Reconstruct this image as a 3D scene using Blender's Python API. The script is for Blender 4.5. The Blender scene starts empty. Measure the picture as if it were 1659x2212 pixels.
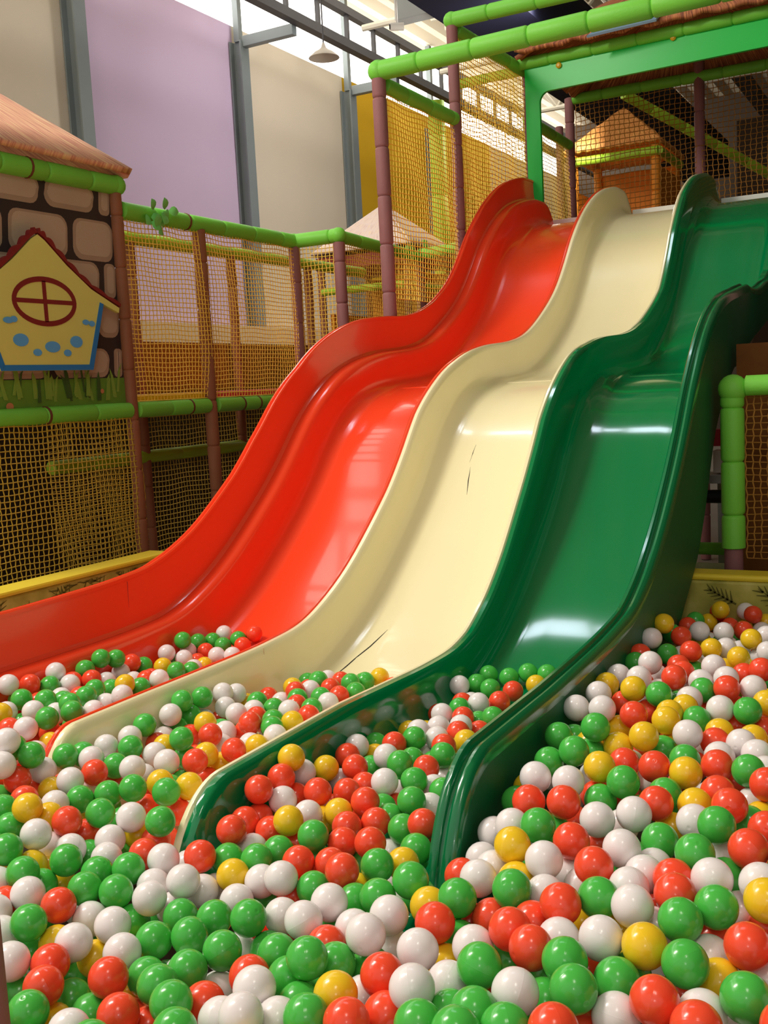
import bpy, bmesh, math, random
import numpy as np
from mathutils import Vector, Matrix
random.seed(7); RNG = np.random.default_rng(11)
SC = bpy.context.scene; COL = SC.collection

# ------------------------------------------------------------------ camera
FPX, YAW, PIT, ROL = 2233.0, math.radians(28.908), math.radians(-6.80), math.radians(-2.953)
CAM = np.array([0.0, 0.0, 1.5])
_fw = np.array([-math.sin(YAW)*math.cos(PIT), math.cos(YAW)*math.cos(PIT), math.sin(PIT)])
_r = np.array([math.cos(YAW), math.sin(YAW), 0.0]); _u = np.cross(_r, _fw)
_r, _u = math.cos(ROL)*_r+math.sin(ROL)*_u, -math.sin(ROL)*_r+math.cos(ROL)*_u
cd = bpy.data.cameras.new('camera'); cam = bpy.data.objects.new('camera', cd); COL.objects.link(cam)
cam.matrix_world = Matrix(((_r[0], _u[0], -_fw[0], CAM[0]), (_r[1], _u[1], -_fw[1], CAM[1]), (_r[2], _u[2], -_fw[2], CAM[2]), (0, 0, 0, 1)))
cd.sensor_fit = 'HORIZONTAL'; cd.sensor_width = 36.0; cd.lens = 36.0*FPX/1659.0; cd.clip_start = .02; cd.clip_end = 100
SC.camera = cam
def ray(x, y): return (x-829.5)/FPX*_r-(y-1106.0)/FPX*_u+_fw
def onX(x, y, v): d = ray(x, y); return CAM+d*((v-CAM[0])/d[0])     # the point of the plane X = v seen at a photo pixel
def onY(x, y, v): d = ray(x, y); return CAM+d*((v-CAM[1])/d[1])

# ------------------------------------------------------------------ light
w = bpy.data.worlds.new('world'); SC.world = w; w.use_nodes = True
w.node_tree.nodes['Background'].inputs[0].default_value = (1.0, .955, .9, 1)
w.node_tree.nodes['Background'].inputs[1].default_value = .62
def lamp(name, typ, loc, energy, target=None, size=1.0, size_y=None, color=(1, 1, 1)):
    d = bpy.data.lights.new(name, typ); d.energy = energy; d.color = color
    if typ == 'AREA':
        d.size = size
        if size_y: d.shape = 'RECTANGLE'; d.size_y = size_y
    else: d.shadow_soft_size = size
    o = bpy.data.objects.new(name, d); COL.objects.link(o); o.location = loc
    if target: o.rotation_euler = (Vector(target)-Vector(loc)).to_track_quat('-Z', 'Y').to_euler()
    return o
lamp('hall_lamp_left', 'AREA', (-4.3, .7, 5.6), 190, (-1.6, 2.6, .8), .55, 1.6, (1, .93, .83))
lamp('hall_lamp_right', 'AREA', (.6, -.6, 5.2), 26, (-.6, 2.4, .7), .5, 1.0, (1, .93, .83))
lamp('wall_fill_light', 'AREA', (-4.0, 11.0, 5.3), 130, (-8, 11.8, 3.6), .8, 3.0, (1, .95, .9))  # unseen fill light, added to brighten the left wall
lamp('phone_flash', 'POINT', (.03, .0, 1.53), 3.2, None, .008, None, (1, .96, .9))
SC.view_settings.view_transform = 'Standard'; SC.view_settings.look = 'None'
SC.view_settings.exposure = 0.14; SC.view_settings.gamma = 1.0; SC.view_settings.use_curve_mapping = False
SKY_STRENGTH = 5.0

# ------------------------------------------------------------------ materials
def srgb(r, g, b):
    f = lambda c: c/12.92 if c <= .04045 else ((c+.055)/1.055)**2.4
    return tuple(f(v/255.0) for v in (r, g, b))
def mat(name, rgb, rough=.5, spec=.5, var=.06, vscale=6.0, bump=0.0, bscale=60.0, coat=0.0, metal=0.0, sss=0.0):
    m = bpy.data.materials.new(name); m.use_nodes = True; nt = m.node_tree; N = nt.nodes; L = nt.links
    p = N['Principled BSDF']; p.inputs['Roughness'].default_value = rough; p.inputs['Metallic'].default_value = metal
    p.inputs['Specular IOR Level'].default_value = spec; p.inputs['Coat Weight'].default_value = coat; p.inputs['Coat Roughness'].default_value = .06
    c = srgb(*rgb)
    if sss: p.inputs['Subsurface Weight'].default_value = sss; p.inputs['Subsurface Radius'].default_value = c; p.inputs['Subsurface Scale'].default_value = .02
    tc = N.new('ShaderNodeTexCoord'); nz = N.new('ShaderNodeTexNoise'); nz.inputs['Scale'].default_value = vscale; nz.inputs['Detail'].default_value = 4
    L.new(tc.outputs['Object'], nz.inputs['Vector'])
    mx = N.new('ShaderNodeMix'); mx.data_type = 'RGBA'
    mx.inputs['A'].default_value = (*[v*(1-var) for v in c], 1); mx.inputs['B'].default_value = (*[min(1, v*(1+var)) for v in c], 1)
    L.new(nz.outputs['Fac'], mx.inputs['Factor']); L.new(mx.outputs['Result'], p.inputs['Base Color'])
    if bump:
        n2 = N.new('ShaderNodeTexNoise'); n2.inputs['Scale'].default_value = bscale; L.new(tc.outputs['Object'], n2.inputs['Vector'])
        b = N.new('ShaderNodeBump'); b.inputs['Strength'].default_value = bump; b.inputs['Distance'].default_value = .01
        L.new(n2.outputs['Fac'], b.inputs['Height']); L.new(b.outputs['Normal'], p.inputs['Normal'])
    return m
def ramp(m, tex, stops, coord='Object', rough=.7, vec_scale=(1, 1, 1), rot=(0, 0, 0)):
    nt = m.node_tree; N = nt.nodes; L = nt.links
    tc = N.new('ShaderNodeTexCoord'); mp = N.new('ShaderNodeMapping'); mp.inputs['Scale'].default_value = vec_scale; mp.inputs['Rotation'].default_value = rot
    L.new(tc.outputs[coord], mp.inputs['Vector']); L.new(mp.outputs['Vector'], tex.inputs['Vector'])
    cr = N.new('ShaderNodeValToRGB'); els = cr.color_ramp.elements
    while len(els) < len(stops): els.new(.5)
    for e, (pos, c) in zip(els, stops): e.position = pos; e.color = (*srgb(*c), 1)
    L.new(tex.outputs['Fac' if 'Fac' in tex.outputs else 0], cr.inputs['Fac']); L.new(cr.outputs['Color'], N['Principled BSDF'].inputs['Base Color'])
    N['Principled BSDF'].inputs['Roughness'].default_value = rough
def blank(name):
    m = bpy.data.materials.new(name); m.use_nodes = True; return m
def straw(name, a, b, c):
    m = blank(name); t = m.node_tree.nodes.new('ShaderNodeTexNoise'); t.inputs['Scale'].default_value = 3.0; t.inputs['Detail'].default_value = 6
    ramp(m, t, ((.3, a), (.5, b), (.68, c)), 'UV', .75, (26, 2.2, 1)); return m
def emit(name, rgb, strength):
    m = blank(name); N = m.node_tree.nodes; N.remove(N['Principled BSDF']); e = N.new('ShaderNodeEmission')
    e.inputs[0].default_value = (*srgb(*rgb), 1); e.inputs[1].default_value = strength
    m.node_tree.links.new(e.outputs[0], N['Material Output'].inputs['Surface']); return m

M = {
 'red': mat('red_gelcoat', (252, 74, 38), .2, .4, .03, 3, coat=.35), 'cream': mat('cream_gelcoat', (247, 237, 192), .2, .5, .03, 3, coat=.35),
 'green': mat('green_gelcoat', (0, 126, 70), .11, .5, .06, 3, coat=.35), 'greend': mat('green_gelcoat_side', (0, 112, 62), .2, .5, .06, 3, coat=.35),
 'bW': mat('ball_white', (240, 233, 232), .2, .5, .02, 5, sss=.2), 'bR': mat('ball_red', (250, 82, 50), .2, .5, .05, 5, sss=.2),
 'bG': mat('ball_green', (76, 188, 74), .2, .5, .06, 5, sss=.2), 'bY': mat('ball_yellow', (244, 202, 40), .2, .5, .04, 5, sss=.2),
 'pad': mat('mauve_vinyl', (146, 98, 98), .6, .3, .12, 12, .12, 90), 'padb': mat('brown_vinyl', (150, 96, 66), .6, .3, .15, 12, .12, 90),
 'gpipe': mat('lime_vinyl', (122, 208, 70), .5, .35, .06, 8, .1, 90), 'lpipe': mat('yellow_lime_vinyl', (160, 200, 50), .5, .35, .06, 8, .1, 90),
 'net': mat('yellow_net_cord', (255, 208, 84), .7, .2, .1, 20), 'net_shade': mat('net_cord_shaded_olive', (206, 172, 62), .7, .2, .1, 20), 'net_shade_tan': mat('net_cord_shaded_tan', (170, 120, 52), .7, .2, .1, 20),  # olive and tan cords: the yellow net with shade put into its colour
 'strap': mat('dark_strap', (110, 60, 36), .7), 'steel': mat('grey_steel_paint', (128, 138, 140), .45, .4, .08, 3),
 'dsteel': mat('dark_steel_paint', (74, 72, 74), .5, .4, .1, 3), 'wtruss': mat('white_truss_paint', (232, 226, 208), .5, .3, .05, 3),
 'navy': mat('navy_panel', (12, 14, 38), .7, .3, .1, 2), 'arch': mat('bright_green_board', (34, 208, 80), .3, .28, .04, 3, coat=.0),
 'yrim': mat('yellow_vinyl_cap', (240, 214, 58), .5, .35, .05, 6), 'ymat': mat('yellow_vinyl_mat', (236, 196, 40), .5), 'rmat': mat('pink_red_vinyl_mat', (224, 66, 92), .5),
 'white': mat('white_edge', (226, 222, 214), .5), 'dark': mat('dark_sheet', (52, 40, 26), .8, .2), 'dbrown': mat('dark_brown_printed_mat', (118, 72, 28), .7, .2, .35, 14), 'brown': mat('brown_printed_mat', (160, 112, 46), .7, .2, .35, 14),
 'stone': mat('stone_print', (172, 148, 124), .6, .3, .1, 10), 'stonel': mat('stone_print_light', (192, 170, 146), .6, .3, .08, 10), 'mortar': mat('mortar_print', (58, 48, 46), .6, .3, .1, 10),
 'grass': mat('grass_print', (104, 150, 52), .6, .3, .25, 9), 'grassl': mat('grass_blade_print', (132, 168, 66), .6, .3, .1, 9), 'grassd': mat('grass_dark_print', (64, 98, 44), .6, .3, .1, 9),
 'hyel': mat('house_yellow', (226, 224, 122), .5, .3, .03, 9), 'hblue': mat('house_blue', (42, 128, 200), .5, .3, .04, 9), 'hlblue': mat('house_light_blue', (96, 176, 240), .5, .3, .04, 9), 'hred': mat('house_dark_red', (132, 36, 36), .5, .3, .08, 9),
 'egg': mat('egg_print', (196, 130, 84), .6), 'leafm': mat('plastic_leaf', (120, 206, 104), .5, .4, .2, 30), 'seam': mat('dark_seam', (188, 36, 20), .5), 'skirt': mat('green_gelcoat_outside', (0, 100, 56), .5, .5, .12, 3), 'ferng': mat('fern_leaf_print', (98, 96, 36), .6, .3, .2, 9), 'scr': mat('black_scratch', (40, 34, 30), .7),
 'gwall': mat('grey_hall_wall', (92, 80, 70), .8, .2, .05, 2), 'floor': mat('grey_floor', (120, 112, 100), .6, .3, .1, 4), 'deck': mat('cream_roof_sheet', (206, 194, 170), .7, .2, .06, 2),
 'lamp': mat('lamp_shade', (196, 186, 172), .5), 'black': mat('black_plastic', (24, 24, 26), .4), 'pale': mat('pale_green_mat', (170, 190, 140), .6), 'fascia': mat('dark_red_board', (140, 38, 34), .5), 'orange': mat('orange_board', (214, 132, 34), .6, .3, .15, 5),
 'bluepane': mat('blue_grey_pane', (124, 160, 186), .3), 'wcream': mat('wall_cream', (222, 210, 190), .85, .2, .03, 1.5, .08, 150), 'wpurple': mat('wall_purple', (206, 184, 212), .85, .2, .03, 1.5, .08, 150), 'wyellow': mat('wall_yellow', (222, 176, 34), .85, .2, .05, 1.5, .08, 150), 'wtan': mat('wall_tan', (214, 186, 150), .85, .2, .04, 1.5, .08, 150),
 'straw': straw('pink_straw', (196, 124, 104), (236, 172, 140), (252, 220, 164)), 'strawp': straw('pale_straw', (214, 172, 160), (246, 226, 220), (250, 220, 170)), 'strawo': straw('orange_straw', (190, 110, 50), (230, 150, 70), (250, 190, 110)), 'strawb': straw('brown_straw', (112, 62, 44), (168, 98, 62), (222, 150, 92)),
 'sky': emit('daylight_glazing', (255, 250, 240), SKY_STRENGTH), 'sky3': emit('roof_light_glazing', (226, 238, 255), 13.0), 'knob': mat('yellow_bolt_cap', (222, 172, 30), .4), 'grey': mat('grey_panel', (170, 176, 176), .5),
}
def fern(name):                                                       # fern leaves printed on yellow-green vinyl
    m = blank(name); t = m.node_tree.nodes.new('ShaderNodeTexNoise'); t.inputs['Scale'].default_value = 2.0; t.inputs['Detail'].default_value = 3
    ramp(m, t, ((.3, (150, 146, 56)), (.55, (186, 178, 82)), (.75, (206, 198, 110))), 'Object', .6, (5, 5, 5)); return m
M['fern'] = fern('fern_print')

# ------------------------------------------------------------------ mesh helpers
class MB:
    def __init__(s): s.v = []; s.f = []; s.mi = []; s.uv = {}
    def quad(s, pts, mi=0):
        b = len(s.v); s.v += [tuple(p) for p in pts]; s.f.append(tuple(range(b, b+len(pts)))); s.mi.append(mi)
    def grid(s, rows, mi=0, closed=False, flip=False):
        b = len(s.v); n = len(rows[0])
        for r in rows: s.v += [tuple(p) for p in r]
        for i in range(len(rows)-1):
            for j in range(n if closed else n-1):
                k = (j+1) % n; q = (b+i*n+j, b+i*n+k, b+(i+1)*n+k, b+(i+1)*n+j)
                s.f.append(q[::-1] if flip else q); s.mi.append(mi)
    def box(s, lo, hi, mi=0):
        b = len(s.v); s.v += [(x, y, z) for x in (lo[0], hi[0]) for y in (lo[1], hi[1]) for z in (lo[2], hi[2])]
        for q in ((0, 1, 3, 2), (4, 6, 7, 5), (0, 4, 5, 1), (2, 3, 7, 6), (0, 2, 6, 4), (1, 5, 7, 3)): s.f.append(tuple(b+i for i in q)); s.mi.append(mi)
    def tube(s, pts, rad, n=10, mi=0, cap=True):
        pts = [np.array(p, float) for p in pts]; rad = rad if hasattr(rad, '__len__') else [rad]*len(pts)
        t0 = pts[1]-pts[0]; t0 /= np.linalg.norm(t0); a = np.cross(t0, [0, 0, 1.0] if abs(t0[2]) < .9 else [1.0, 0, 0]); a /= np.linalg.norm(a)
        rows = []
        for i, p in enumerate(pts):
            t = pts[min(i+1, len(pts)-1)]-pts[max(i-1, 0)]; t /= np.linalg.norm(t); a = a-t*(a@t); a /= np.linalg.norm(a); c = np.cross(t, a)
            rows.append([p+rad[i]*(math.cos(q)*a+math.sin(q)*c) for q in np.linspace(0, 2*math.pi, n, endpoint=False)])
        b = len(s.v); s.grid(rows, mi, True)
        if cap:
            m = len(pts); s.f.append(tuple(b+j for j in range(n))[::-1]); s.mi.append(mi); s.f.append(tuple(b+(m-1)*n+j for j in range(n))); s.mi.append(mi)
    def extrude(s, poly, vec, mi=0, mside=None):                     # flat outline given a real thickness
        n = len(poly); b = len(s.v); vec = np.array(vec); s.v += [tuple(p) for p in poly]+[tuple(np.array(p)+vec) for p in poly]
        s.f.append(tuple(range(b, b+n))); s.mi.append(mi); s.f.append(tuple(range(b+2*n-1, b+n-1, -1))); s.mi.append(mi)
        for i in range(n): j = (i+1) % n; s.f.append((b+i, b+n+i, b+n+j, b+j)); s.mi.append(mi if mside is None else mside)
    def build(s, name, mats, parent=None, smooth=True, uvf=None):
        me = bpy.data.meshes.new(name); me.from_pydata([tuple(map(float, p)) for p in s.v], [], s.f)
        for m in (mats if isinstance(mats, (list, tuple)) else [mats]): me.materials.append(m)
        me.polygons.foreach_set('material_index', s.mi)
        bm = bmesh.new(); bm.from_mesh(me); bmesh.ops.recalc_face_normals(bm, faces=bm.faces); bm.to_mesh(me); bm.free()
        if uvf:
            uv = me.uv_layers.new(name='uv')
            for l in me.loops: uv.data[l.index].uv = uvf(me.vertices[l.vertex_index].co)
        if smooth:
            me.polygons.foreach_set('use_smooth', [True]*len(me.polygons)); me.set_sharp_from_angle(angle=math.radians(38))
        o = bpy.data.objects.new(name, me); COL.objects.link(o)
        if parent: o.parent = parent; o.matrix_parent_inverse = Matrix.Translation(-Vector(parent.location))
        return o
def tag(o, label=None, cat=None, group=None, kind=None):
    for k, v in (('label', label), ('category', cat), ('group', group), ('kind', kind)):
        if v: o[k] = v
    return o
def empty(name, loc, label, cat, group=None):
    o = bpy.data.objects.new(name, None); COL.objects.link(o); o.location = loc; o.empty_display_size = .1; return tag(o, label, cat, group)
def boxo(name, lo, hi, m, parent=None, bev=0.0):
    b = MB(); b.box(lo, hi); o = b.build(name, m, parent, False)
    if bev: md = o.modifiers.new('bevel', 'BEVEL'); md.width = bev; md.segments = 2
    return o
def structure(o): o['kind'] = 'structure'; return o

# ------------------------------------------------------------------ setting
structure(boxo('floor', (-8.2, -3, -.1), (7, 24, 0), M['floor']))
COLS = (8.30, 11.16, 13.87, 16.7, 19.5)
WALLX, WTOP = -8.0, 6.12
b = MB(); ed = [-3.0]+list(COLS)+[24.0]
for i in range(len(ed)-1): b.box((WALLX-.2, ed[i], 0), (WALLX, ed[i+1], WTOP), (0, 1, 0, 2, 2, 0)[i])
structure(b.build('wall_left', [M['wcream'], M['wpurple'], M['wyellow']], None, False))
structure(boxo('wall_back', (-8.2, 24, 0), (7, 24.2, 8.2), M['gwall'])); structure(boxo('wall_right', (7, -3, 0), (7.2, 24, 8.2), M['gwall']))
structure(boxo('trim_1', (WALLX, -3, 0), (WALLX+.32, 24, 2.36), M['wtan']))
b = MB(); b.quad([(WALLX-.1, -3, WTOP), (WALLX-.1, 24, WTOP), (WALLX-.1, 24, 7.3), (WALLX-.1, -3, 7.3)]); structure(b.build('window_1', M['sky'], None, False))
b = MB()                                                             # roof sheet, corrugated, with a long glazed strip left open for window_2
def roofstrip(x0, x1):
    xs = np.arange(x0, x1+.001, .09); rows = [[(x, y, 7.3+.02*math.sin(i*math.pi/2)+.03*(x+8)) for i, x in enumerate(xs)] for y in (-3, 24)]
    b.grid(rows)
roofstrip(-8.1, -6.72); roofstrip(-5.7, 7.2)
for yy in np.arange(-3, 24, .55): b.box((-6.75, yy, 7.30), (-5.65, yy+.16, 7.36))  # unseen bars, added to break up the glazing's reflection on the red slide
b.box((-6.2, -3, 7.29), (-6.1, 24, 7.36)); o = structure(b.build('ceiling', M['deck'], None, False)); o.modifiers.new('thick', 'SOLIDIFY').thickness = .03
b = MB(); b.quad([(-6.8, -3, 7.38), (-5.6, -3, 7.4), (-5.6, 24, 7.4), (-6.8, 24, 7.38)]); structure(b.build('window_2', M['sky'], None, False))
b = MB()
for xa, xb, ya, yb in ((-4.4, -3.95, 5.45, 5.8), (-3.85, -3.3, 5.35, 5.95), (-3.2, -2.95, 5.5, 5.75), (-2.87, -2.4, 5.35, 5.8), (-2.32, -2.0, 5.45, 5.7)): b.quad([(xa, ya, 7.36), (xb, ya, 7.36), (xb, yb, 7.36), (xa, yb, 7.36)])
structure(b.build('window_3', M['sky3'], None, False))  # unseen roof light, split into pieces to shape the green slide's highlights
for i, y in enumerate(COLS[:4]):
    t = empty('steel_column', (WALLX, y, 0), ('grey steel column between cream and purple wall panels', 'grey steel column between purple and cream wall panels', 'grey steel column between cream and yellow wall panels', 'grey steel column standing against the yellow wall')[i], 'column', 'steel columns of the side wall')
    b = MB(); x0 = WALLX+.01
    for lo, hi in (((x0, y-.085, 0), (x0+.02, y+.085, 5.9)), ((x0+.16, y-.085, 0), (x0+.18, y+.085, 5.9)), ((x0+.02, y-.012, 0), (x0+.16, y+.012, 5.9))): b.box(lo, hi)
    b.build('column_shaft', M['steel'], t, False); boxo('upper_post', (x0+.05, y-.04, 5.9), (x0+.13, y+.04, 7.25), M['steel'], t)
for i, y in enumerate(COLS[1:3]):
    tag(boxo('steel_strut', (WALLX+.19, y-.05, 5.82), (-7.06, y+.05, 5.95), M['steel'], None, .006), ('grey strut from the purple-cream column to the roof girder', 'grey strut from the cream-yellow column to the roof girder')[i], 'strut', 'steel struts under the skylight')
t = empty('roof_girder', (-7, 3, 5.9), 'dark steel girder running along the skylight band', 'girder')
boxo('bottom_chord', (-7.06, 3, 5.93), (-6.94, 23.5, 6.04), M['dsteel'], t); boxo('top_chord', (-7.05, 3, 6.36), (-6.95, 23.5, 6.46), M['dsteel'], t)
for y in np.arange(8.0, 20, .72): boxo('tie', (-7.025, y, 6.03), (-6.975, y+.05, 6.37), M['dsteel'], t)
for i, y in enumerate((8.6, 10.6, 12.6, 15.0, 18.2)):
    t = empty('roof_truss', (-7, y, 6), ('white tubular roof truss nearest above the slide tower', 'white roof truss, second beyond the slide tower', 'white roof truss, third beyond the slide tower', 'white roof truss, fourth beyond the slide tower', 'farthest white roof truss of the hall')[i], 'truss', 'white roof trusses')
    for nm, yy, z in (('top_chord', y-.25, 6.95), ('top_chord', y+.25, 6.95), ('bottom_chord', y, 6.25)):
        b = MB(); b.tube([(-6.9, yy, z), (6.5, yy, z)], .045, 8); b.build(nm, M['wtruss'], t)
    for k in range(12):
        x = -6.7+k*1.1
        b = MB(); b.tube([(x, y-.25, 6.95), (x+.55, y, 6.25)], .03, 6); b.tube([(x+.55, y, 6.25), (x+1.1, y+.25, 6.95)], .03, 6); b.tube([(x, y+.25, 6.95), (x+.55, y, 6.25)], .024, 6); b.tube([(x+.55, y, 6.25), (x+1.1, y-.25, 6.95)], .024, 6); b.build('web_member', M['wtruss'], t)
t = tag(boxo('ceiling_bulkhead', (-5.02, 6, 5.5), (-4.1, 23, 6.2), M['navy']), 'navy blue boxed bulkhead hanging below the roof trusses', 'bulkhead')
for i, (x, y) in enumerate(((-3.3, 13.0), (-.8, 14.5))):
    tag(boxo('ceiling_beam', (x-.1, 9.2, 6.5), (x+.1, 23, 6.72), M['dsteel']), ('dark roof beam beside the navy bulkhead', 'dark roof beam above the slide tower roof')[i], 'beam', 'dark roof beams')
t = empty('pendant_lamp', (-6.1, 10.2, 5.2), 'round shaded lamp hanging before the skylight', 'lamp'); lp = CAM+ray(700, 124)*11.2; t.location = lp
b = MB(); rows = []
for rr, zz in ((.012, .15), (.03, .1), (.06, .075), (.1, .055), (.165, .0), (.168, -.008), (.155, -.002), (.02, .05)):
    rows.append([lp+np.array([rr*math.cos(a), rr*math.sin(a), zz]) for a in np.linspace(0, 2*math.pi, 28, endpoint=False)])
b.grid(rows, 0, True); b.build('lamp_shade', M['lamp'], t)
b = MB(); b.tube([lp+np.array([0, 0, .12]), lp+np.array([0, 0, 1.6])], .008, 6); b.build('cord', M['dsteel'], t)
t = empty('security_camera', CAM+ray(843, 58)*11, 'small white dome security camera under the trusses', 'camera'); lp = np.array(t.location)
b = MB(); b.tube([lp, lp+np.array([.12, .08, .0])], .04, 10); b.build('housing', M['white'], t); b = MB(); b.tube([lp-np.array([.01, .006, 0]), lp+np.array([.02, .01, 0])], .028, 10); b.build('lens', M['black'], t)
b = MB(); b.tube([lp+np.array([.06, .04, .03]), lp+np.array([.06, .04, .9])], .012, 6); b.build('bracket', M['white'], t)
lp = CAM+ray(895, 22)*11.5
tag(boxo('ceiling_speaker', lp-np.array([.2, .1, .1]), lp+np.array([.2, .1, .14]), M['grey'], None, .01), 'grey flat box under the roof beside the security camera', 'speaker')

# ------------------------------------------------------------------ slides
S_, Z0 = .86, 1.5
BY = np.array([1.5, 2.2, 3.0, 3.3, 3.5, 3.7, 3.9, 4.12, 4.32, 4.48, 4.62, 4.78, 5.0, 5.25, 5.55, 5.9, 6.2, 6.5, 6.78, 7.0, 7.2, 7.48, 7.82, 8.2, 8.42, 8.65])*S_
BZ = np.array([-.968, -.966, -.972, -.965, -.945, -.875, -.772, -.62, -.465, -.32, -.18, -.05, .08, .165, .215, .24, .295, .425, .59, .79, 1.0, 1.21, 1.375, 1.465, 1.475, 1.475])*S_+Z0
def catmull(p, n):
    out = []
    for i in range(len(p)-1):
        p0, p1, p2, p3 = p[max(i-1, 0)], p[i], p[i+1], p[min(i+2, len(p)-1)]
        for t in np.linspace(0, 1, n, endpoint=False): out.append(.5*((2*p1)+(-p0+p2)*t+(2*p0-5*p1+4*p2-p3)*t*t+(-p0+3*p1-3*p2+p3)*t**3))
    return np.array(out+[p[-1]])
BASE = catmull(np.stack([BY, BZ], 1), 6)
fine = np.linspace(1.5, 2.2, 26)[1:-1]                              # closer sections where the walls round off, at both ends
BASE = BASE[(BASE[:, 0] > 2.2)]; BASE = np.vstack([np.stack([np.linspace(1.5, 2.2, 36), np.full(36, BZ[0])], 1), BASE])
top = np.stack([np.linspace(7.05, 7.5, 22), np.interp(np.linspace(7.05, 7.5, 22), BASE[:, 0], BASE[:, 1])], 1); BASE = np.vstack([BASE[BASE[:, 0] < 7.04], top])
k3 = np.array([1, 2, 3, 2, 1.0]); sm = BASE.copy()
for c in (0, 1):
    pad = np.r_[[BASE[0, c]]*2, BASE[:, c], [BASE[-1, c]]*2]; q = np.convolve(pad, k3/k3.sum(), 'valid'); sm[2:-2, c] = q[2:-2]
BASE = sm
TN = np.gradient(BASE, axis=0); TN /= np.linalg.norm(TN, axis=1)[:, None]; NN = np.stack([-TN[:, 1], TN[:, 0]], 1)
RX = (-2.66, -2.027, -1.425, -.86)
DOFF = {0: ((1.5, .184), (2.26, .184), (3.05, .203), (3.35, .189), (3.63, .178), (3.79, .184), (3.97, .175), (4.15, .158), (4.35, .166), (4.7, .184), (5.0, .186), (5.33, .164), (5.6, .132), (6.0, .118), (6.3, .118), (6.6, .135), (6.95, .152), (7.4, .163)),
        1: ((1.5, .0), (3.7, .002), (3.85, .012), (4.0, .023), (4.2, .011), (4.4, 0), (7.4, .003)),
        2: ((1.5, 0), (2.3, 0), (2.6, -.014), (2.93, -.034), (3.1, -.045), (3.27, -.034), (3.45, -.012), (3.63, .02), (3.79, .042), (3.93, .058), (4.11, .05), (4.3, .036), (4.51, .011), (4.8, 0), (5.33, -.005), (5.59, -.028), (5.83, -.05), (6.02, -.03), (6.19, -.009), (6.43, .017), (6.8, .013), (7.4, 0)),
        3: ((1.5, .105), (2.26, .105), (2.93, .126), (3.5, .126), (3.8, .138), (4.04, .146), (4.2, .161), (4.5, .17), (4.77, .17), (4.92, .182), (5.07, .19), (5.3, .15), (5.6, .075), (5.9, -.05), (6.2, -.06), (7.4, -.05))}
SKIRT = ((1.5, -.5), (3.3, -.33), (3.54, -.359), (3.72, -.388), (3.85, -.37), (4.04, -.325), (4.2, -.287), (4.4, -.258), (4.64, -.196), (4.77, -.164), (4.92, -.118), (5.07, -.098), (5.3, -.085), (5.46, -.11), (5.6, -.15), (6.0, -.3), (7.4, -.3))
YEND = {0: (1.72, .16, .3), 1: (1.765, .14, .26), 2: (1.575, .19, .26), 3: (1.655, .23, .36)}
HB = .19
def ip(t, x): a = np.array(t); return np.interp(x, a[:, 0], a[:, 1])
def rail_pts(k, guard=True):                                         # top edge of divider k at every section
    out = []; ye, wd, hh = YEND[k]
    for i, (y, z) in enumerate(BASE):
        d = ip(DOFF[k], y) if (guard or k in (1, 2)) else min(0.0, ip(DOFF[k], y))
        if y < ye+wd: q = max(0.0, min(1.0, (ye+wd-y)/wd)); d -= hh*(1-math.sqrt(max(0, 1-q*q)))
        if y > 7.26:
            q = min(1.0, (y-7.26)/.18); d -= (d+HB-.005)*(1-math.sqrt(max(0, 1-q*q)))
        p = BASE[i]+NN[i]*d
        if y < ye: p = np.array([ye, p[1]])
        out.append(p)
    return np.array(out)
BED = BASE-NN*HB; BED[:, 1] = np.where(BASE[:, 0] < 2.2, BZ[0]-HB, BED[:, 1])
def bed_pts(yend): q = BED.copy(); q[:, 0] = np.maximum(q[:, 0], yend); return q
def bed_hit(px, py):                                                 # where a photo pixel meets the slide bed
    d = ray(px, py); ts = np.linspace(1.5, 9, 4000); P = CAM[None]+ts[:, None]*d[None]
    zb = np.interp(P[:, 1], BED[:, 0], BED[:, 1]); i = np.argmax(P[:, 2] < zb) if d[2] < 0 else np.argmax((P[:, 2] < zb) & (P[:, 1] > 2))
    return P[i]
P3 = lambda x, p: (x, p[0], p[1])
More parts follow.
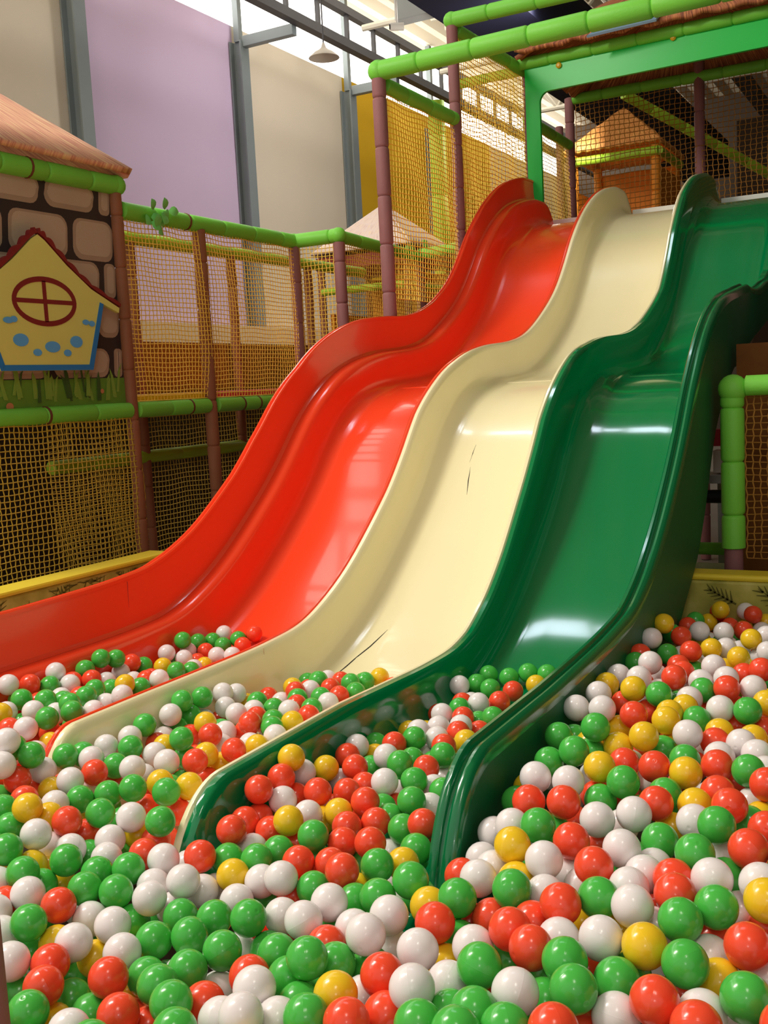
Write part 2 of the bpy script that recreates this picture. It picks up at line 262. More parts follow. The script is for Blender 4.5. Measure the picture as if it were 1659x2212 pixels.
def chute(k, m, parent):
    xl, xr = RX[k], RX[k+1]; TL, TR = rail_pts(k, False), rail_pts(k+1, False); yel, yer = YEND[k][0], YEND[k+1][0]; BL, BR = bed_pts(yel), bed_pts(yer)
    lip_r = .014 if k < 2 else .03; rows = []; off = .06 if k == 0 else 0.0
    for i in range(len(BASE)):
        row = []; eL, eR = TL[i]-BL[i], TR[i]-BR[i]; hL, hR = np.linalg.norm(eL)+1e-6, np.linalg.norm(eR)+1e-6; uL, uR = eL/hL, eR/hR
        rL, rR = min(.085, .75*hL), min(.06, .75*hR); cl = min(1, hL/.12); crr = min(1, hR/.12)
        left = [(.002, -.035*cl), (.002, -.008*cl), (.008, 0), (.020, 0), (.027, -.006*cl), (.032, -.025*cl)]
        if k == 0: left = [(-.05, 0), (-.02, 0), (.004, 0), (.018, -.003), (.028, -.013), (.034, -.035)]
        for a, dz in left: row.append(P3(xl+off+a, TL[i]+uL*dz))
        for q in np.linspace(0, math.pi/2, 7): row.append(P3(xl+off+.036+rL*(1-math.cos(q)), BL[i]+uL*(rL*(1-math.sin(q)))))
        for f in (.2, .4, .6, .8):
            x = (xl+off+.036+rL)*(1-f)+(xr-lip_r-.012-rR)*f; row.append(P3(x, BL[i]*(1-f)+BR[i]*f))
        for q in np.linspace(math.pi/2, 0, 6): row.append(P3(xr-lip_r-.012-rR*(1-math.cos(q)), BR[i]+uR*(rR*(1-math.sin(q)))))
        for a, dz in ((lip_r+.006, -.025*crr), (lip_r+.002, -.006*crr), (lip_r-.004, 0), (.004, 0), (.0, -.006*crr), (0, -.035*crr)): row.append(P3(xr-a, TR[i]+uR*dz))
        rows.append(row)
    b = MB(); b.grid(rows); return b.build('chute', m, parent)
def sweep(name, rows, m, parent):
    b = MB(); b.grid(rows); return b.build(name, m, parent)
def guard_rows(k, prof, T, B):                                       # prof: (x offset, 'T' or 'B', distance along the wall)
    rows = []
    for i in range(len(BASE)):
        e = T[i]-B[i]; h = np.linalg.norm(e)+1e-6; u = e/h; c = min(1, h/.06)
        rows.append([P3(RX[k]+x, (T[i] if w_ == 'T' else B[i])+u*dz*c) for x, w_, dz in prof])
    return rows
red = empty('wave_slide', (-2.34, 4.5, 0), 'red wavy slide with tall left side guard', 'slide', 'wave slides side by side')
cream = empty('wave_slide', (-1.73, 4.5, 0), 'cream wavy slide between the red and green slides', 'slide', 'wave slides side by side')
green = empty('wave_slide', (-1.14, 4.5, 0), 'dark green wavy slide with double-ridged right rim', 'slide', 'wave slides side by side')
chute(0, M['red'], red); chute(1, M['cream'], cream); chute(2, M['green'], green)
T0, R0 = rail_pts(0), rail_pts(0, False); B0 = bed_pts(YEND[0][0])
sweep('side_guard', [[P3(RX[0]+.05, R0[i]), P3(RX[0]+.030, R0[i]+(T0[i]-R0[i])*.012), P3(RX[0]+.016, R0[i]+(T0[i]-R0[i])*.08), P3(RX[0]+.008, R0[i]+(T0[i]-R0[i])*.4), P3(RX[0]+.006, T0[i]+(R0[i]-T0[i])*.05),
  P3(RX[0]-.022, T0[i]+(R0[i]-T0[i])*.05), P3(RX[0]-.022, B0[i])] for i in range(len(BASE))], M['red'], red)
RIM = [(.010, 'T', -.016), (.010, 'T', -.004), (.006, 'T', .001), (.0, 'T', .001), (-.004, 'T', -.004), (-.006, 'T', -.008), (-.010, 'T', -.008), (-.012, 'T', -.003), (-.016, 'T', .0), (-.023, 'T', -.001), (-.027, 'T', -.006), (-.027, 'T', -.022)]
sweep('rim', guard_rows(0, RIM, T0, B0), M['red'], red)
T3, R3 = rail_pts(3), rail_pts(3, False); B3 = bed_pts(YEND[3][0])
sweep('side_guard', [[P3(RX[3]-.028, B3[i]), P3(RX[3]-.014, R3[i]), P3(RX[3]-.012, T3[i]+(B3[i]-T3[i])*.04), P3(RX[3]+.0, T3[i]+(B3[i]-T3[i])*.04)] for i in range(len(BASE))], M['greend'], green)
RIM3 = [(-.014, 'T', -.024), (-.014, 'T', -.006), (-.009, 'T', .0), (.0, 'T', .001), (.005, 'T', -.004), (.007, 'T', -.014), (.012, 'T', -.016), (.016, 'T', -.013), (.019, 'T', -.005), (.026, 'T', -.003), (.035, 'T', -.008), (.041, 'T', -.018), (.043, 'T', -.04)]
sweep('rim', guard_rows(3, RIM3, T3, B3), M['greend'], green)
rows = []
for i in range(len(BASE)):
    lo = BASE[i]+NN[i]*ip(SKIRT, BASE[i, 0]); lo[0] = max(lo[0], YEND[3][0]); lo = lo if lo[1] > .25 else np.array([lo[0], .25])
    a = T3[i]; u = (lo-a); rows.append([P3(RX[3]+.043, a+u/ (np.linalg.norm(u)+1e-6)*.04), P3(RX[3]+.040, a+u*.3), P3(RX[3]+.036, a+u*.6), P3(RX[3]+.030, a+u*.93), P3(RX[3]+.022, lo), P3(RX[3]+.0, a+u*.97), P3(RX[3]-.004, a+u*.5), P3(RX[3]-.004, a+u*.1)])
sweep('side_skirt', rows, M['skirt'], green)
for sl in (red, cream, green):
    for ch in sl.children:
        if ch.name.startswith('chute'): md = ch.modifiers.new('thickness', 'SOLIDIFY'); md.thickness = .006; md.offset = -1 if False else 0
for k, (sl, pxs) in enumerate(((red, ((1177, 486), (1240, 481))), (cream, ((1346, 458), (1455, 446))), (green, ((1541, 435), (1659, 417))))):
    boxo('white_edge', (RX[k]+.05, 7.40, 2.56), (RX[k+1]-.03, 7.47, 2.653), M['white'], sl, .004)
def bed_strip(name, pix, wd, m, parent, lift=.0046):                 # a thin mark lying on the bed
    pts = [bed_hit(*p) for p in pix]; b = MB(); rows = []
    for i, p in enumerate(pts):
        t = pts[min(i+1, len(pts)-1)]-pts[max(i-1, 0)]; t /= np.linalg.norm(t); j = int(np.argmin(abs(BED[:, 0]-p[1]))); n = np.array([0, NN[j, 0], NN[j, 1]]); s = np.cross(t, n); w_ = wd*(1 if 0 < i < len(pts)-1 else .3)
        rows.append([p+n*.0034-s*w_, p+n*lift, p+n*.0034+s*w_])
    b.grid(rows); return b.build(name, m, parent)
bed_strip('scratch', ((1029, 962), (1022, 980), (1015, 1000)), .0022, M['scr'], cream); bed_strip('scratch', ((1017, 1010), (1012, 1040), (1009, 1070)), .0022, M['scr'], cream)
bed_strip('crack', ((722, 1462), (745, 1444), (770, 1422), (800, 1398), (838, 1362)), .003, M['scr'], cream)
yj = bed_hit(1400, 813)[1]
for k, sl, m in ((0, red, M['red']), (1, cream, M['cream']), (2, green, M['green'])):
    j = int(np.argmin(abs(BED[:, 0]-yj))); rows = []
    for q in np.linspace(-.02, .02, 7):
        p = np.array([np.interp(yj+q, BED[:, 0], BED[:, 0]), np.interp(yj+q, BED[:, 0], BED[:, 1])])+np.array([0, .006*math.cos(q/.02*math.pi/2)+.0005]); rows.append([P3(RX[k]+.12, p), P3(RX[k+1]-.09, p)])
    sweep('joint_strip', rows, m, sl)
g0, g1 = onX(275, 1256, RX[0]+.007), onX(280, 1345, RX[0]+.007)
b = MB(); b.tube([g0, g1], .0013, 6); b.build('panel_seam', M['seam'], red)
g0, g1 = onX(569, 1400, RX[1]+.0335), onX(574, 1455, RX[1]+.0335); b = MB(); b.tube([g0, g1], .0015, 6); b.build('panel_seam', M['wtan'], cream)

# ------------------------------------------------------------------ pit walls
def fern_leaves(lo, hi, axis, t):
    b = MB(); n = int((hi[1]-lo[1] if axis == 1 else hi[0]-lo[0])/.05)
    for i in range(n):
        L = random.uniform(.11, .2); a = random.uniform(.3, 2.8); c = np.array([random.uniform(0, hi[1]-lo[1] if axis == 1 else hi[0]-lo[0]), random.uniform(.42, hi[2]-.03)])
        d = np.array([math.cos(a), math.sin(a)]); s_ = np.array([-d[1], d[0]])
        def bar(p, q, w_):
            e = (q-p)/np.linalg.norm(q-p); o = np.array([-e[1], e[0]])*w_; pts = [p-o, q-o*.2, q+o*.2, p+o]
            for f in pts: f[1] = min(max(f[1], .02), hi[2]-.012)
            f3 = (lambda v: (hi[0]+.0006+.00003*i, lo[1]+v[0], v[1])) if axis == 1 else (lambda v: (lo[0]+v[0], lo[1]-.0006-.00003*i, v[1]))
            b.extrude([f3(v) for v in pts], (.0004, 0, 0) if axis == 1 else (0, -.0004, 0))
        bar(c, c+d*L, .004)
        for k in range(1, 7):
            for sg in (1, -1): bar(c+d*L*k/7, c+d*L*(k/7+.22)+s_*sg*L*.34*(1-k/9), .0045)
    b.build('fern_print', M['ferng'], t, False)
def pit_wall(name, lo, hi, axis, label):
    t = empty(name, ((lo[0]+hi[0])/2, (lo[1]+hi[1])/2, 0), label, 'pit wall', 'padded walls round the ball pit'); boxo('printed_pad', lo, hi, M['fern'], t, .01); fern_leaves(lo, hi, axis, t)
    c = .012; boxo('top_cap', (lo[0]-c, lo[1], hi[2]+.0), (hi[0]+c, hi[1]+(c if axis == 0 else 0), hi[2]+.024), M['yrim'], t, .01)
pit_wall('pit_wall', (-3.45, .2, 0), (-3.33, 3.86, .745), 1, 'fern-printed pit wall with yellow cap left of red slide')
pit_wall('pit_wall', (-3.45, 3.91, 0), (.9, 4.02, .725), 0, 'fern-printed pit wall with yellow cap behind the slides')

# ------------------------------------------------------------------ padded posts, rails, nets
def sleeve(p0, p1, r, seg=.36, n=14, phase=0.0, rough=.0):
    p0, p1 = np.array(p0, float), np.array(p1, float); L = np.linalg.norm(p1-p0); d = (p1-p0)/L; pts = []; rad = []
    cuts = list(np.arange(seg*(1-phase), L-.02, seg)); pts.append(p0); rad.append(r*.7); pts.append(p0+d*.006); rad.append(r)
    for c in cuts:
        for q, f in ((-.014, 1.0), (-.005, .94), (0, .80), (.005, .94), (.014, 1.0)): pts.append(p0+d*(c+q)); rad.append(r*f*(1+rough*math.sin(c*37)))
    pts.append(p1-d*.006); rad.append(r); pts.append(p1); rad.append(r*.7)
    b = MB(); b.tube(pts, rad, n); return b
def post(x, y, z0, z1, r, m, label, group='padded posts of the play frame', phase=.3, name='padded_post'):
    return tag(sleeve((x, y, z0), (x, y, z1), r, .26, 14, phase, .02).build(name, m), label, 'post', group)
def rail(p0, p1, r, m, label, group='padded rails of the play frame', seg=.33, elbow=(), phase=.2, straps=()):
    p0, p1 = np.array(p0, float), np.array(p1, float); o = sleeve(p0, p1, r, seg, 14, phase).build('padded_rail', m); tag(o, label, 'rail', group)
    for e in elbow:
        q = p0 if e == 0 else p1; b = MB(); rows = []
        for a in np.linspace(-math.pi/2, math.pi/2, 9): rows.append([q+1.12*r*np.array([math.cos(a)*math.cos(t), math.cos(a)*math.sin(t), math.sin(a)]) for t in np.linspace(0, 2*math.pi, 16, endpoint=False)])
        b.grid(rows, 0, True); b.build('elbow', m, o)
    d = (p1-p0)/np.linalg.norm(p1-p0)
    for s in straps:
        q = p0+(p1-p0)*s; b = MB(); b.tube([q-d*.006, q+d*.006], r*1.06, 14); b.build('strap', M['strap'], o)
    return o
def net(origin, u, v, nu, nv, label, m='net', r=.0029, zig=.1, sag=0.0, group='yellow safety nets'):
    o = np.array(origin, float); u = np.array(u, float); v = np.array(v, float); nrm = np.cross(u, v); nrm /= np.linalg.norm(nrm); b = MB(); du, dv = u/nu, v/nv
    ph = random.random()*6
    def P(i, j, z=0.0):
        bow = sag*math.sin(math.pi*i/nu)*math.sin(math.pi*min(j, nv)/nv)+.004*math.sin(i*.5+j*.23+ph)
        return o+du*(i+z+.10*math.sin(j*.35+i*.21+ph))+dv*(j+.15*math.sin(i*.45+ph)*math.sin(j*.3))+nrm*bow
    for i in range(nu+1): b.tube([P(i, j, zig*(-1)**(i+j)) for j in range(nv+1)], r, 3, 0, False)
    for j in range(nv+1): b.tube([P(i, j, zig*(-1)**(i+j)) for i in range(nu+1)], r, 3, 0, False)
    return tag(b.build('safety_net', M[m]), label, 'net', group)

XL, XB = -3.75, -4.45
YA, YB_, YC, YD, ZR, ZD = 4.13, 4.79, 5.77, 5.80, 2.476, 1.455
post(XL, YA, 0, 2.56, .032, M['padb'], 'slim brown post at the corner of the stone-print playhouse', phase=.6)
post(XL, YB_, 0, 2.45, .037, M['padb'], 'brown padded post below the railing, first right of stone-print panel')
post(XL, YC, 0, 2.45, .037, M['pad'], 'mauve padded post where the left railing bends', phase=.5)
post(-3.43, YD, 0, 2.44, .038, M['pad'], 'mauve padded post at the raised corner of the left railing', phase=.1)
post(-3.43, 6.95, 0, 2.44, .038, M['pad'], 'padded post behind nets near the red slide hump')
for y, t in ((4.99, 'brown back-row post behind the net beside the playhouse corner'), (6.02, 'brown back-row post in the middle of the left net bay'), (7.02, 'brown back-row post behind the bend of the left railing')): post(XB, y, 0, 2.5, .034, M['padb'], t)
rail((XL, 4.16, ZR), (XL, YC, ZR), .045, M['gpipe'], 'lime railing with plastic vine leaves right of the playhouse', seg=.3, straps=(.32,))
rail((XL, YC, ZR), (-3.43, YD, ZR+.005), .045, M['gpipe'], 'short lime railing piece between the two mauve corner posts', elbow=(0, 1))
rail((-3.43, YD, ZR), (-3.43, 6.95, 2.44), .04, M['gpipe'], 'lime railing running back behind the net towards red slide', seg=.3)
rail((-3.43, 6.95, 2.46), (-2.8, 7.0, 2.5), .04, M['gpipe'], 'short lime railing piece with vine leaves next to red slide', seg=.28)
rail((XB, 4.5, 2.50), (XB, 7.9, 2.50), .04, M['lpipe'], 'yellow-lime back railing seen through the left net', seg=.4)
rail((XL, 2.6, ZD), (XL, YA-.02, ZD), .042, M['gpipe'], 'lime pipe under the printed grass of the playhouse', straps=(.62,))
rail((XL, YA+.03, ZD), (XL, YB_-.03, ZD), .042, M['gpipe'], 'lime deck pipe below the yellow mat', straps=(.72,))
rail((XL, YB_+.04, ZD), (XL, 6.2, ZD), .042, M['gpipe'], 'lime deck pipe below the pink-red mat', straps=(.18, .3))
rail((XL, 2.6, 2.592), (XL, 4.14, 2.596), .047, M['gpipe'], 'lime pipe along the eave of the stone-print playhouse', elbow=(1,), straps=(.62,), seg=.28)
rail((XB, 4.2, 1.15), (XB, 7.05, 1.15), .04, M['lpipe'], 'dim yellow-lime pipe under the deck of left frame', seg=.4)
tag(boxo('deck_mat', (XB+.03, YA+.03, 1.49), (XL-.01, YB_-.02, 1.535), M['ymat'], None, .008), 'yellow floor mat edge on the deck beside the playhouse', 'mat', 'deck mats')
tag(boxo('deck_mat', (XB+.03, YB_+.03, 1.49), (XL-.01, 6.2, 1.535), M['rmat'], None, .008), 'pink-red floor mat edge on the deck behind red slide', 'mat', 'deck mats')
tag(boxo('back_panel', (XB-.12, 4.0, 1.5), (XB-.06, 8.0, 1.875), M['brown']), 'brown mottled padded panel low behind the left nets', 'panel')
tag(boxo('back_panel', (-5.35, 2.2, 0), (-5.25, 7.5, 1.46), M['dark']), 'dark brown sheet added for the gloom under the left deck', 'panel')  # added dark sheet, stands in for the shade below the deck
net((XL+.012, YA+.03, 1.5), (0, YC-YA-.06, 0), (0, 0, .95), 58, 38, 'yellow net between playhouse corner and bent railing post', sag=.03)
net((XL+.012, YC, 1.5), (.32, .03, 0), (0, 0, .94), 12, 36, 'narrow yellow net between the two mauve corner posts')
net((-3.42, YD+.03, 1.6), (0, 1.1, 0), (0, 0, .84), 40, 32, 'yellow net running back from raised railing corner')
net((XL+.02, 2.55, .06), (0, 1.6, 0), (0, 0, 1.38), 56, 50, 'shaded yellow net below the stone-print playhouse', 'net_shade', .0032)
net((XB, 4.2, .06), (0, 2.6, 0), (0, 0, 1.4), 84, 44, 'dim net under the deck behind the mauve post', 'net_shade', .0028)
def vine(c, n, label, spread):
    t = empty('plastic_vine', c, label, 'vine')
    for i in range(n):
        a = random.uniform(0, 6.28); L = random.uniform(.05, .08); p = np.array(c)+np.array([.045+random.uniform(-.01, .02), random.uniform(-spread, spread), random.uniform(-.06, .055)])
        d = np.array([.3, math.cos(a), math.sin(a)]); d /= np.linalg.norm(d); s = np.cross(d, [1, 0, 0]); s /= np.linalg.norm(s); b = MB()
        b.grid([[p+d*L*f-s*w_*L+np.array([.008*math.sin(f*3), 0, 0]), p+d*L*f+np.array([.014*math.sin(f*3), 0, 0]), p+d*L*f+s*w_*L+np.array([.008*math.sin(f*3), 0, 0])] for f, w_ in ((0, .05), (.25, .36), (.5, .42), (.75, .3), (1, .03))])
        b.build('leaf', M['leafm'], t)
vine(onX(330, 472, XL), 12, 'green plastic vine leaves wrapped on the left railing', .09)
vine(onX(880, 533, -3.43), 7, 'plastic vine leaves on railing behind the mauve tower post', .12)

# ------------------------------------------------------------------ stone-print playhouse
t = empty('stone_print_panel', (XL-.01, 3.4, 1.5), 'printed panel of grey stones above a strip of grass', 'panel')
X0p = XL-.012
b = MB(); b.box((X0p-.03, 2.5, 1.49), (X0p, YA-.03, 2.56), 0)
def rrect(cy, cz, hw, hh, r, x, skew=0.0):
    out = []
    for sx, sz, a0 in ((1, 1, 0), (-1, 1, 90), (-1, -1, 180), (1, -1, 270)):
        for a in np.linspace(a0, a0+90, 5): q = math.radians(a); out.append((x, cy+sx*(hw-r)+r*math.cos(q)+skew*sz, cz+sz*(hh-r)+r*math.sin(q)))
    return out
gy = lambda py, *px: tuple(float(onX(p, py, X0p)[1]) for p in px)
gz = lambda px, py: float(onX(px, py, X0p)[2])
ROWS = ((gz(120, 417), .068, gy(425, 90, 206)), (gz(140, 511), .100, gy(510, 12, 151)), (gz(190, 603), .086, gy(600, 84, 219)), (gz(240, 692), .088, gy(690, 80, 206)), (gz(222, 784), .072, gy(784, 110, 241)))
for zr, hh, gaps in ROWS:
    gs = [gaps[0]-.36*k for k in (3, 2, 1)]+list(gaps)+[gaps[-1]+.36, gaps[-1]+.72]
    for g0, g1 in zip(gs[:-1], gs[1:]):
        y0, y1 = max(g0+.018, 2.51), min(g1-.018, YA-.034)
        if y1-y0 < .035: continue
        b.extrude(rrect((y0+y1)/2, zr, (y1-y0)/2, hh, min(.055, (y1-y0)*.35), X0p+.0005, .004), (.001, 0, 0), 1)
        b.extrude(rrect((y0+y1)/2+.004, zr+.006, (y1-y0)/2-.016, hh-.018, min(.048, (y1-y0)*.25), X0p+.0016, .004), (.0006, 0, 0), 2)
b.build('stone_print', [M['mortar'], M['stone'], M['stonel']], t, False)
b = MB(); b.box((X0p, 2.5, 1.49), (X0p+.003, YA-.03, 1.625), 0)
for i in range(60):
    y = random.uniform(2.7, YA-.05); hgt = random.uniform(.04, .12); ln = random.uniform(-.05, .05); w_ = random.uniform(.006, .016); z = random.uniform(1.57, 1.62)
    x = X0p+.0035+.0001*i; b.extrude([(x, y-w_, z-.06), (x, y+w_, z-.06), (x, y+ln*.5+w_*.7, z+hgt*.55), (x, y+ln, z+hgt), (x, y+ln*.5-w_*.7, z+hgt*.55)], (.0006, 0, 0), 1 if random.random() < .75 else 2)
for y, z, mi in ((onX(22, 880, XL)[1], 1.505, 3), (onX(222, 853, XL)[1], 1.56, 3)):
    b.extrude([(X0p+.011, y+(.022 if z < 1.53 else .012)*math.cos(a), z+(.018 if z < 1.53 else .012)*math.sin(a)) for a in np.linspace(0, 6.283, 14, endpoint=False)], (.0006, 0, 0), mi)
b.build('grass_print', [M['grass'], M['grassl'], M['grassd'], M['egg']], t, False)
# cut-out house sign
HX = XL+.035
t = empty('house_sign', (HX, 3.53, 1.66), 'yellow cut-out house with blue base and dark red roof edge', 'sign')
hc, ap, ez, ey = 3.535, 2.285, 1.955, 4.035
R_ = [(ap, 0)]
right = [(3.535, 2.285), (3.575, 2.262), (3.70, 2.158), (3.85, 2.055), (4.037, 1.972), (4.031, 1.948), (3.925, 1.986), (3.818, 1.664)]
left = [(2*hc-y, z) for y, z in right[::-1]]; left[-1] = (3.53, 2.285)
outl = right+left[:-1]
b = MB(); b.extrude([(HX, y, z) for y, z in outl], (.02, 0, 0)); b.build('board', M['hyel'], t, False)
b = MB(); f = HX+.0205
for sgn in (1, -1):
    q = lambda y: y if sgn > 0 else 2*hc-y
    b.extrude([(f, q(3.925), 1.986), (f, q(3.900), 1.994), (f, q(3.795), 1.690), (f, q(3.818), 1.664)], (.002, 0, 0))
b.extrude([(f, 2*hc-3.818, 1.664), (f, 3.818, 1.664), (f, 3.797, 1.690), (f, 2*hc-3.797, 1.690)], (.002, 0, 0)); b.build('blue_border', M['hblue'], t, False)
b = MB()                                                             # scalloped roof edge
for sgn in (1, -1):
    pts = []; n = 46; cl = catmull(np.array([(3.535, 2.293), (3.58, 2.268), (3.70, 2.168), (3.85, 2.065), (4.045, 1.978)]), 12)
    inner = [(y, z) for y, z in cl]; outer = []
    for i, (y, z) in enumerate(cl):
        tt = cl[min(i+1, len(cl)-1)]-cl[max(i-1, 0)]; tt /= np.linalg.norm(tt); nn = np.array([-tt[1], tt[0]]); s = .012+.016*abs(math.sin(i*math.pi/6))*(1-.55*i/len(cl)); outer.append((y+nn[0]*s, z+nn[1]*s))
    fx = lambda p: (HX-.004, p[0] if sgn > 0 else 2*hc-p[0], p[1])
    for i in range(len(cl)-1):
        b.extrude([fx(inner[i]), fx(inner[i+1]), fx(outer[i+1]), fx(outer[i])], (.026, 0, 0))
b.build('roof_edge', M['hred'], t, False)
b = MB(); wc = (3.545, 1.981); ry, rz = .196, .114
ring = lambda s, x: [(x, wc[0]+(ry-s)*math.cos(a), wc[1]+(rz-s)*math.sin(a)) for a in np.linspace(0, 6.2832, 40, endpoint=False)]
b.grid([ring(.0, f), ring(.0, f+.002), ring(.024, f+.002), ring(.024, f)], 0, True)
b.box((f, wc[0]-.011, wc[1]-rz+.02), (f+.002, wc[0]+.011, wc[1]+rz-.02)); b.box((f, wc[0]-ry+.02, wc[1]-.010), (f+.0014, wc[0]+ry-.02, wc[1]+.010)); b.build('round_window', M['hred'], t, False)
for y, z, a_, c_ in ((onX(38, 735, HX)[1], onX(38, 735, HX)[2], .045, .029), (*onX(107, 750, HX)[1:], .047, .026), (*onX(158, 739, HX)[1:], .040, .028), (*onX(74, 762, HX)[1:], .026, .016), (*onX(139, 763, HX)[1:], .024, .016), (*onX(178, 697, HX)[1:], .022, .013), (*onX(191, 700, HX)[1:], .02, .014), (*onX(10, 692, HX)[1:], .03, .014), (*onX(22, 690, HX)[1:], .02, .014)):
    f += .0003; b = MB(); b.extrude([(f, y+a_*math.cos(a), z+c_*math.sin(a)) for a in np.linspace(0, 6.283, 18, endpoint=False)], (.0016, 0, 0)); b.build('blue_spot', M['hlblue'], t, False)
def pyramid(name, cx, cy, hx, hy, z0, z1, m, label, scallop=.0, fascia=None, lip=.03, kind='roof'):
    t = empty(name, (cx, cy, z0), label, kind); cs = [(cx+hx, cy-hy), (cx+hx, cy+hy), (cx-hx, cy+hy), (cx-hx, cy-hy)]; A = np.array([cx, cy, z1]); b = MB()
    me_uv = []
    for i in range(4):
        p, q = np.array([*cs[i], z0]), np.array([*cs[(i+1) % 4], z0]); n = 24; rows = []
        for k in range(7):
            s = k/6; rows.append([p*(1-s)*(1-j/n)+q*(1-s)*(j/n)+A*s+np.array([0, 0, (.012*(k % 2) if scallop else 0)-(scallop*abs(math.sin(j*1.9)) if k == 0 else 0)]) for j in range(n+1)])
        b.grid(rows)
    e = max(hx, hy); th = lambda co: (math.atan2(co.y-cy, co.x-cx)*1.2, math.hypot(co.x-cx, co.y-cy)/e)
    o = b.build('thatch', m, t, True, th); md = o.modifiers.new('thick', 'SOLIDIFY'); md.thickness = lip; md.offset = -1
    if fascia: boxo('fascia', (cx-hx*.94, cy-hy*.94, z0-fascia[0]), (cx+hx*.94, cy+hy*.94, z0-.03), fascia[1], t)
    return t
pyramid('thatched_roof', XL-.95, YA-.93, 1.0, 1.0, 2.655, 3.48, M['straw'], 'pink straw roof over the stone-print playhouse', lip=.03)

# ------------------------------------------------------------------ slide tower
TX, Y1, Y2, Y3, Y4 = -2.75, 5.17, 6.17, 7.40, 8.44
RXT = -.70
G2 = 'mauve posts of the slide tower'
post(TX, Y1, 0, 3.19, .039, M['pad'], 'front mauve tower post standing left of red slide', G2, .2)
post(TX, Y2, 0, 3.72, .036, M['pad'], 'tall second mauve tower post behind the front post', G2, .5)
post(TX+.02, Y3+.03, 0, 3.72, .036, M['pad'], 'mauve tower post beside the left leg of green arch', G2, .1)
post(TX, Y4, 0, 3.76, .038, M['pad'], 'dark mauve rear post inside the green arch, right one of a pair', G2, .3)
post(-3.13, 9.3, 0, 3.76, .035, M['pad'], 'dark mauve rear post inside the green arch, left one of a pair', G2, .4)
post(-1.72, Y4, 0, 3.95, .040, M['pad'], 'dark mauve post rising behind the top of the green slide', G2, .6)
post(RXT, Y1, 0, 3.19, .039, M['pad'], 'mauve tower post at right end of the front top rail', G2, .2)
post(RXT, Y3, 0, 3.72, .037, M['pad'], 'mauve tower post at the right end of the green arch', G2, .2)
G3 = 'lime rails of the slide tower'
rail((TX, Y1, 3.21), (RXT, Y1, 3.235), .052, M['gpipe'], 'front lime top rail crossing above the slides', G3, seg=.31, elbow=(0,))
rail((TX, Y2, 3.745), (RXT, Y2, 3.73), .046, M['gpipe'], 'upper lime top rail behind the front one', G3, seg=.31, elbow=(0,))
rail((TX, Y1+.05, 3.15), (TX, Y2-.02, 3.15), .042, M['gpipe'], 'lime side rail between the two front tower posts', G3, seg=.31)
rail((TX, Y2+.04, 3.70), (TX, Y3, 3.73), .042, M['gpipe'], 'lime side rail from tall post to the thatched roof', G3, seg=.31)
rail((TX, Y3-.14, 3.735), (RXT, Y3-.14, 3.75), .04, M['gpipe'], 'lime rail along the eave on top of green arch', G3, seg=.31)
rail((TX+.03, Y4, 3.745), (RXT, Y4, 3.735), .042, M['gpipe'], 'rear lime rail above the dark net', G3, seg=.31)
rail((TX, Y3+.06, 3.40), (TX, Y4-.03, 3.385), .038, M['gpipe'], 'small lime side rail behind the arch leg', G3, seg=.31)
rail((-4.2, 9.5, 4.36), (-3.5, 9.5, 4.37), .045, M['lpipe'], 'pale lime rail behind the upper tower net', G3, seg=.4)
rail((-2.55, Y4+.9, 3.95), (-1.15, Y4+2.9, 3.1), .045, M['lpipe'], 'sloping dim lime rail behind the rear net', G3, seg=.4)
t = empty('arch_panel', (-1.7, 7.26, 2.6), 'bright green arch board under the thatched tower roof', 'panel')
xi, zi, r_ = -2.585, 3.525, .07
op = [(-2.69, 2.55), (-2.69, 3.745), (-.74, 3.765), (-.74, 2.55), (-.82, 2.55)]
op += [(-.82-r_*(1-math.cos(a)), zi+.015-r_*(1-math.sin(a))) for a in np.linspace(0, math.pi/2, 7)]
op += [(xi+r_*(1-math.cos(a)), zi-r_*(1-math.sin(a))) for a in np.linspace(math.pi/2, 0, 7)]+[(xi, 2.55)]
b = MB(); b.extrude([(x, 7.27, z) for x, z in op], (0, .03, 0)); b.build('board', M['arch'], t, False)
for px, py in ((1207, 141), (1454, 81)):
    p = onY(px, py, 7.262); b = MB(); b.tube([p+np.array([0, .01, 0]), p+np.array([0, -.006, 0]), p+np.array([0, -.014, 0])], [.02, .02, .010], 14); b.build('bolt_cap', M['knob'], t)
t = pyramid('thatched_roof', -1.68, 7.85, 1.03, .72, 3.785, 4.32, M['strawb'], 'brown scalloped thatch roof over the slide tower', scallop=.03, lip=.03)
nr = np.array([0, -(4.32-3.785), .72]); nr /= np.linalg.norm(nr); p0 = np.array([-1.68, 7.13, 3.785])+nr*.03
def roofhit(px, py): d = ray(px, py); return CAM+d*(((p0-CAM)@nr)/(d@nr))
b = MB(); b.extrude([roofhit(*q) for q in ((1268, 82), (1418, 46), (1440, 14), (1330, 42))], nr*.015); b.build('roof_window', M['bluepane'], t, False)
tag(boxo('platform_deck', (TX+.05, 7.47, 2.46), (RXT-.04, Y4-.02, 2.575), M['brown']), 'deck at the top of the three slides', 'deck')
net((TX, Y1+.03, 2.0), (0, .97, 0), (0, 0, 1.13), 32, 40, 'yellow net between the two front tower posts', sag=.02)
net((TX, Y2+.03, 2.4), (0, 1.2, 0), (0, 0, 1.28), 40, 44, 'yellow net between tall tower post and green arch', sag=.02)
net((TX+.05, Y4, 2.6), (2.0, 0, 0), (0, 0, 1.12), 50, 29, 'shaded yellow net across the back of slide tower', 'net_shade_tan', .0034, sag=.03)
net((TX, Y3+.06, 2.6), (0, .98, 0), (0, 0, .78), 30, 28, 'small yellow net beside the slide tower deck', sag=.01)

